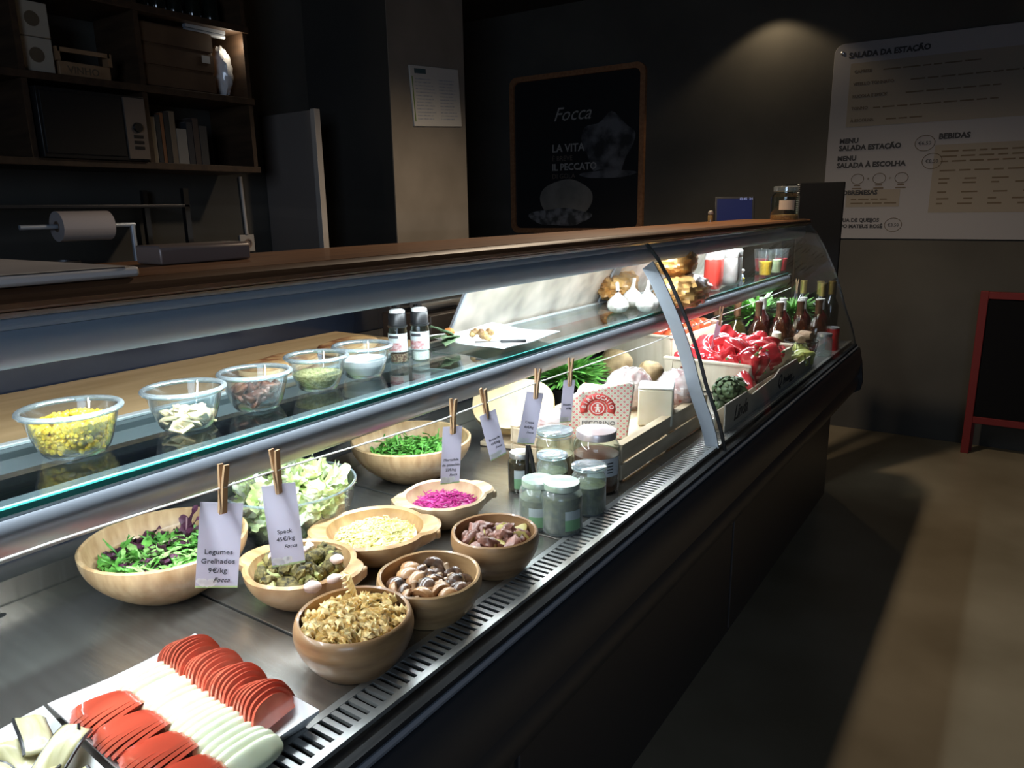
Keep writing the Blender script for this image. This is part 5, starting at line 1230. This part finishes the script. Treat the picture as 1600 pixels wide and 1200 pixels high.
for i, (s_, n) in enumerate((('CAPRESE', 2), ('VITELLO TONNATO', 3), ('RUCOLA E SPECK', 2), ('TONNO', 3), ('À ESCOLHA', 1))):
    Z = 2.36-i*.075; bt(s_, -1.035, Z, .026, M_inkB, offset=.0006)
    X = -1.035+len(s_)*.020+.03
    for k in range(n*3):
        w_ = r.uniform(.04,.10); G().box(X-(x0+x1)/2, X+w_-(x0+x1)/2, -.0156, -.0153, Z+.002-(z0+z1)/2, Z+.010-(z0+z1)/2).build('text_line', M_inkB, t, smooth=False); X += w_+.014
bt('MENU', -1.09, 1.93, .042, offset=.0018); bt('SALADA ESTAÇÃO', -1.09, 1.885, .044, offset=.002)
bt('MENU', -1.095, 1.82, .042, offset=.0018); bt('SALADA À ESCOLHA', -1.095, 1.775, .044, offset=.002)
def circ(X, Z, R_, m=M_inkB): G().tube([(X-(x0+x1)/2+R_*math.cos(q), -.0155, Z-(z0+z1)/2+R_*.85*math.sin(q)) for q in [2*PI*i/24 for i in range(25)]], .0018, 4).build('price_ring', m, t)
bt('€6,50', -.625, 1.895, .030); circ(-.588, 1.905, .055); bt('€8,50', -.575, 1.785, .030); circ(-.538, 1.795, .055)
for X in (-.96, -.83, -.70): circ(X, 1.70, .038); bt('+' if X > -.9 else '', X-.075, 1.69, .03, M_inkB); G().box(X-.03-(x0+x1)/2, X+.03-(x0+x1)/2, -.0156, -.0150, 1.635-(z0+z1)/2, 1.643-(z0+z1)/2).build('text_line', M_inkB, t, smooth=False); G().box(X-.02-(x0+x1)/2, X+.02-(x0+x1)/2, -.0156, -.0150, 1.655-(z0+z1)/2, 1.663-(z0+z1)/2).build('text_line', M_inkB, t, smooth=False)
bt('SOBREMESAS', -1.065, 1.60, .040, offset=.002)
bt('BEBIDAS', -.515, 1.925, .045, offset=.002)
for i, Z in enumerate((1.845, 1.815, 1.785, 1.73, 1.68, 1.655, 1.60, 1.56, 1.53)):
    X = -.49
    for k in range(6):
        w_ = r.uniform(.03,.09); G().box(X-(x0+x1)/2, X+w_-(x0+x1)/2, -.0158, -.0155, Z-(z0+z1)/2, Z+.009-(z0+z1)/2).build('text_line', M_inkB, t, smooth=False); X += w_+(.02 if i < 4 else .08)
for i, Z in enumerate((1.565, 1.54)):
    X = -.99
    for k in range(4):
        w_ = r.uniform(.03,.08); G().box(X-(x0+x1)/2, X+w_-(x0+x1)/2, -.0158, -.0155, Z-(z0+z1)/2, Z+.008-(z0+z1)/2).build('text_line', M_inkB, t, smooth=False); X += w_+.012
bt('TÁBUA DE QUEIJOS', -1.09, 1.425, .032, offset=.0014); bt('COPO MATEUS ROSÉ', -1.09, 1.385, .032, offset=.0014); bt('€3,50', -.755, 1.395, .028); circ(-.722, 1.405, .05)
G().lathe([(0,0),(.011,0),(.012,.004),(.006,.008),(0,.008)], 16, Matrix.Translation((-1.115-(x0+x1)/2, -.015, 2.49-(z0+z1)/2)) @ Matrix.Rotation(PI/2, 4, 'X')).build('screw_head', M_lid, t)
# red-framed chalkboard stand
t = thing('chalkboard_stand', 'black chalkboard in a red-painted frame standing at the end wall', 'chalkboard', (.13, 5.30, 0), 0)
for s in (-1, 1): G().box(s*.29-.022, s*.29+.022, -.018, .018, 0, 1.02).build('leg', M_red, t, smooth=False, bevel=.003)
for zz in (.20, .975): G().box(-.268, .268, -.016, .016, zz, zz+.042).build('rail', M_red, t, smooth=False, bevel=.002)
G().box(-.267, .267, -.006, .006, .243, .974).build('blackboard', M_mb, t, smooth=False)
for s in (-1, 1): G().box(s*.27-.015, s*.27+.015, .05, .08, 0, .9).build('rear_leg', M_red, t, smooth=False)
# ------------------------------------------------------------------ staff side
# flyer on the pillar
t = thing('pinned_flyer', 'white printed flyer with a green edge taped to the pillar', 'flyer', (xa+.0005, (3.21+3.64)/2, 2.16), 0, rot=(math.radians(4), 0, 0))
M_fly = mat('flyer_paper', (.52,.50,.46), .6); M_flyb = mat('flyer_text_block', (.30,.32,.36), .6, col2=(.46,.46,.46), scale=60); M_flyg = mat('flyer_green', (.14,.22,.05), .6); M_flyk = mat('flyer_logo', (.05,.09,.10), .6)
G().box(.0,.010,-.215,.205,-.155,.155).build('sheet', M_fly, t, bevel=.002)
G().box(.0103,.0112,-.205,-.198,-.13,.10).build('green_stripe', M_flyg, t, smooth=False); G().box(.0103,.0112,-.18,-.085,.115,.14).build('logo_patch', M_flyk, t, smooth=False)
r = random.Random(6)
for yy0, yy1 in ((-.18,-.01),(.02,.18)):
    for k in range(13): G().box(.0103,.0109, yy0, yy1-r.random()*.05, .085-k*.017, .091-k*.017).build('text_line', M_flyb, t, smooth=False)
# standing pale panel
t = thing('fridge_side_panel', 'tall plain grey-brown panel with a pale edge standing behind the counter', 'panel', (-3.26, 2.70, 0), 0)
G().box(-.175,.212,-.0,.035,0,2.045).build('body', mat('panel_face', (.20,.17,.15), .5), t, bevel=.004); G().box(.2125,.245,-.001,.036,0,2.05).build('pale_edge', mat('panel_edge', (.42,.38,.34), .5), t, bevel=.002)
# shelving on the kitchen wall
t = thing('kitchen_shelving', 'dark timber wall shelving behind the counter', 'shelving', (XL+.002, 0, 0), 0)
dx = 3.10-(-XL)
for zz, ya, yb_ in ((1.735,-.6,2.42),(2.045,-.6,2.42),(2.36,-.6,2.42),(2.68,-.6,2.42)):
    G().box(0,.34,ya,yb_,zz,zz+.028).build('shelf_board', M_timberD, t, smooth=False, bevel=.002)
for yy in (-.58, .62, 1.24, 1.86, 2.39): G().box(.01,.33,yy,yy+.025,1.7635,2.68).build('upright', M_timberD, t, smooth=False) if False else None
for yy in (-.58, .62, 1.40, 1.865, 2.39):
    for za, zb in ((1.7635,2.0445),(2.0735,2.3595),(2.3885,2.6795)): G().box(.02,.33,yy,yy+.022,za,zb).build('divider', M_timberD, t, smooth=False)
XS0 = XL+.10
def shelfbox(name, lb, cat, y0, y1, z0, h, m, depth=.2, parts=None, grp=None, x0=None):
    xx = x0 or XS0; t = thing(name, lb, cat, (xx, (y0+y1)/2, z0+.0005), 0, grp)
    G().box(0, depth, -(y1-y0)/2, (y1-y0)/2, 0, h).build('body', m, t, bevel=.003)
    if parts: parts(t, depth, (y1-y0)/2, h)
    return t
M_bx = mat('cream_carton', (.42,.36,.28), .7); M_bxd = mat('dark_crate_wood', (.07,.035,.018), .6, col2=(.11,.06,.03), scale=8)
def emblem(t, d, a, h):
    g = G(); g.lathe([(0,0),(min(a,h)*.45,0)], 20, Matrix.Translation((d+.001,0,h*.5)) @ Matrix.Rotation(PI/2, 4, 'Y')); g.build('emblem', M_inkB, t)
shelfbox('carton', 'cream carton with a dark round emblem, upper of two on the shelf', 'box', 1.425, 1.545, 2.074+.128, .122, M_bx, .2, emblem)
shelfbox('carton', 'cream carton with a dark round emblem, lower of two on the shelf', 'box', 1.425, 1.545, 2.074, .126, M_bx, .2, emblem)
def opencr(t, d, a, h):
    for s in (-1, 1): G().box(d*.8, d+.004, s*a-.008, s*a+.008, h, h*1.9).build('end_post', M_bxd2, t, smooth=False)
    G().box(d-.004, d+.004, -a, a, h*1.6, h*1.9).build('top_slat', M_bxd2, t, smooth=False)
    text('VINHO', h*.7, M_inkB, t, (d+.0012, -a*.7, h*.25), (PI/2,0,PI/2))
M_bxd2 = mat('small_crate_wood', (.24,.13,.06), .6, col2=(.32,.19,.10), scale=10)
shelfbox('wine_crate', 'small open wooden crate beside the two cream cartons', 'crate', 1.56, 1.76, 2.074, .055, M_bxd2, .2, opencr)
def micro(t, d, a, h):
    G().box(d, d+.006, -a+.01, a-.10, .015, h-.015).build('door', M_black, t, smooth=False, bevel=.002)
    G().box(d, d+.007, a-.092, a-.004, .008, h-.008).build('control_panel', mat('micro_panel', (.22,.18,.15), .35, .4), t, smooth=False)
    G().lathe([(0,.012),(.018,.012),(.020,0)], 18, Matrix.Translation((d+.007,a-.045,h*.52)) @ Matrix.Rotation(PI/2, 4, 'Y')).build('dial', M_black, t)
    for k in range(3): G().box(d+.0072, d+.010, a-.065, a-.025, h*.18+k*.022, h*.18+k*.022+.012).build('button', M_black, t, smooth=False)
shelfbox('microwave', 'microwave oven with a lighter control strip on the lower shelf', 'microwave', 1.43, 1.85, 1.764, .255, M_black, .26, micro)
bk = [(.020,.19,(.30,.26,.20)),(.022,.20,(.03,.03,.03)),(.016,.21,(.20,.08,.03)),(.024,.215,(.02,.02,.02)),(.028,.22,(.16,.12,.08)),(.05,.15,(.24,.22,.19)),(.03,.18,(.03,.03,.035)),(.03,.20,(.05,.035,.03)),(.04,.17,(.04,.04,.04))]
yy = 1.905
for i, (w_, h_, c_) in enumerate(bk):
    nmb = ('cream', 'black', 'orange-brown', 'black thick', 'tan', 'wide pale', 'charcoal', 'dark brown', 'last dark')[i]
    t2 = thing('cookbook', nmb+' spine in the row of books right of the microwave', 'book', (XS0+.02, yy+w_/2, 1.7645), 0, 'books right of the microwave')
    mm = mat('book_'+str(i).replace('0','a')+'c', c_, .6)
    G().box(0,.18,-w_/2+.0007,w_/2-.0007,0,h_).build('cover', mm, t2, smooth=False, bevel=.001)
    G().box(.01,.17,-w_/2+.003,w_/2-.003,h_+.0001,h_+.0006).build('pages', M_fly, t2, smooth=False)
    yy += w_+.001
def slats(t, d, a, h):
    for k in range(3): G().box(d+.0005, d+.008, -a, a, h*(.03+.33*k), h*(.03+.33*k)+h*.28).build('slat', M_bxd, t, smooth=False)
shelfbox('bottle_crate', 'brown slatted crate on the upper shelf, with a white tag', 'crate', 1.90, 2.24, 2.0745, .26, M_bxd, .2, lambda t, d, a, h: (slats(t, d, a, h), G().box(d+.009, d+.010, a-.06, a-.02, h*.5, h*.62).build('paper_tag', M_fly, t, smooth=False)))
t = thing('crystal_bag', 'bright clear plastic bag catching lamplight at the shelf end', 'bag', (-3.22, 2.325, 2.0745), 0)
nz = noise3(5); G().blob((0,0,.115), (.07,.045,.115), 26, 20, lambda d: 1+.09*nz(d*2)+.04*math.sin(d.z*18+d.y*9)).build('film', mat('lit_plastic', (.8,.8,.8), .15, coat=1, bump=1, bscale=30), t)
t = thing('added_tube_lamp', 'added slim metal tube lamp under the upper shelf board', 'lamp', (-3.16, 2.22, 2.335), 0)  # invented fitting to go with the added shelf light
G().tube([(0,-.10,0),(0,.10,0)], .010, 12).build('tube', M_alu, t); G().box(-.012,.012,-.1,.1,.0105,.024).build('mount', M_alu, t, smooth=False)
for i, (yy, hh) in enumerate(((1.95,.17),(2.03,.19),(2.11,.16),(2.20,.18),(2.29,.17))):
    t2 = thing('dark_bottle', 'dark bottle on the top shelf, number one of the row from the left'.replace('number one', ('first','second','third','fourth','fifth')[i]), 'bottle', (-3.2, yy, 2.3885), 0, 'dark bottles on the top shelf')
    G().lathe([(0,0),(.032,0),(.034,.006),(.034,hh*.6),(.013,hh*.78),(.013,hh)], 18).build('bottle_glass', M_dkb, t2); G().lathe([(.014,hh*.97),(.014,hh*1.03),(0,hh*1.03)], 12).build('cap', M_timberD, t2)
# socket and conduit on the kitchen wall
q = at(385, 380, 0, XL)
t = thing('wall_socket', 'white wall socket under the shelving', 'socket', (XL+.0005, q.y, q.z), 0)
G().box(0,.012,-.045,.045,-.045,.045).build('plate', mat('socket_white', (.50,.46,.42), .4), t, bevel=.003); G().lathe([(0,.0),(.022,0),(.024,.006),(.018,.006),(.016,.002)], 20, Matrix.Translation((.0125,0,0)) @ Matrix.Rotation(PI/2, 4, 'Y')).build('socket_ring', mat('socket_ring', (.30,.22,.18), .4), t)
tag(G().tube([(XL+.012, q.y, q.z+.047),(XL+.012, q.y-.008, 1.732)], .009, 10).build('cable_conduit', MATS['socket_white']), 'pale vertical cable conduit rising from the wall socket', 'conduit')
# back counter, kitchen roll on its stand, dark rack
t = thing('back_counter', 'dark navy kitchen cabinets along the staff wall', 'cabinet', (XL+.004, 0, 0), 0)
G().box(0,.62,-2.0,2.60,.08,.88).build('body', M_navy, t, smooth=False); G().box(0,.65,-2.0,2.60,.8805,.915).build('worktop', M_steel, t, smooth=False, bevel=.003)
for k in range(8):
    y = -1.98+k*.572; G().box(.6205,.638,y,y+.565,.10,.87).build('door', M_navy, t, smooth=False, bevel=.002)
    G().tube([(.655,y+.15,.82),(.655,y+.42,.82)], .006, 8).build('door_handle', M_alu, t)
q = at(130, 353, 0, -2.75)
t = thing('kitchen_roll_holder', 'metal arm holding the kitchen roll over the back counter', 'holder', (-2.75, q.y, .92), 0)
hz = q.z-.92
t.location = (-2.95, at(130, 353, 0, -2.95).y, .916); q = at(130, 353, 0, -2.95); hz = q.z-.916
G().tube([(0,-.22,hz),(0,.20,hz)], .009, 10).build('rod', M_alu, t); G().tube([(0,.19,0),(0,.19,hz)], .010, 10).build('post', M_alu, t); G().box(-.06,.06,.09,.27,0,.012).build('foot', M_alu, t, bevel=.003)
t = thing('kitchen_roll', 'white paper kitchen roll held horizontally behind the counter', 'kitchen roll', (-2.95, q.y, q.z), 0)
G().lathe([(.055,-.095),(.055,.095),(.020,.095),(.020,-.095)], 36, Matrix.Rotation(-PI/2, 4, 'X'), closed=True).build('paper', mat('roll_paper', (.42,.37,.36), .9), t)
G().lathe([(.0195,-.097),(.0195,.097),(.0165,.097),(.0165,-.097)], 24, Matrix.Rotation(-PI/2, 4, 'X'), closed=True).build('core', mat('card_core', (.20,.14,.10), .9), t)
t = thing('dark_rack', 'dark steel rack with two shelves behind the kitchen roll', 'rack', (-3.30, 1.30, .916), 0)
for y in (-1.2, .68):
    for x in (-.10, .22): G().box(x-.012,x+.012,y-.012,y+.012,0,.74).build('rack_post', M_black, t, smooth=False)
for z in (.30, .66): G().box(-.11,.232,-1.215,.695,z+.0,z+.012).build('rack_shelf', M_body, t, smooth=False, bevel=.002)
for i, (y, h_) in enumerate(((-.55,.12),(-.30,.16),(-.05,.10),(.2,.14))):
    t2 = thing('metal_pot', ('small','tall','low','wide')[i]+' dark metal pot on the rack behind the kitchen roll', 'pot', (-3.25, 1.30+y, .916+.3125), 0, 'pots on the dark rack')
    G().lathe([(0,0),(.07,0),(.075,.01),(.075,h_),(.071,h_),(.071,.012),(0,.010)], 24).build('pan', mat('pot_metal', (.12,.12,.13), .35, .8), t2); G().tube([(.074,0,h_*.8),(.14,0,h_*.85)], .006, 8).build('handle', M_black, t2)
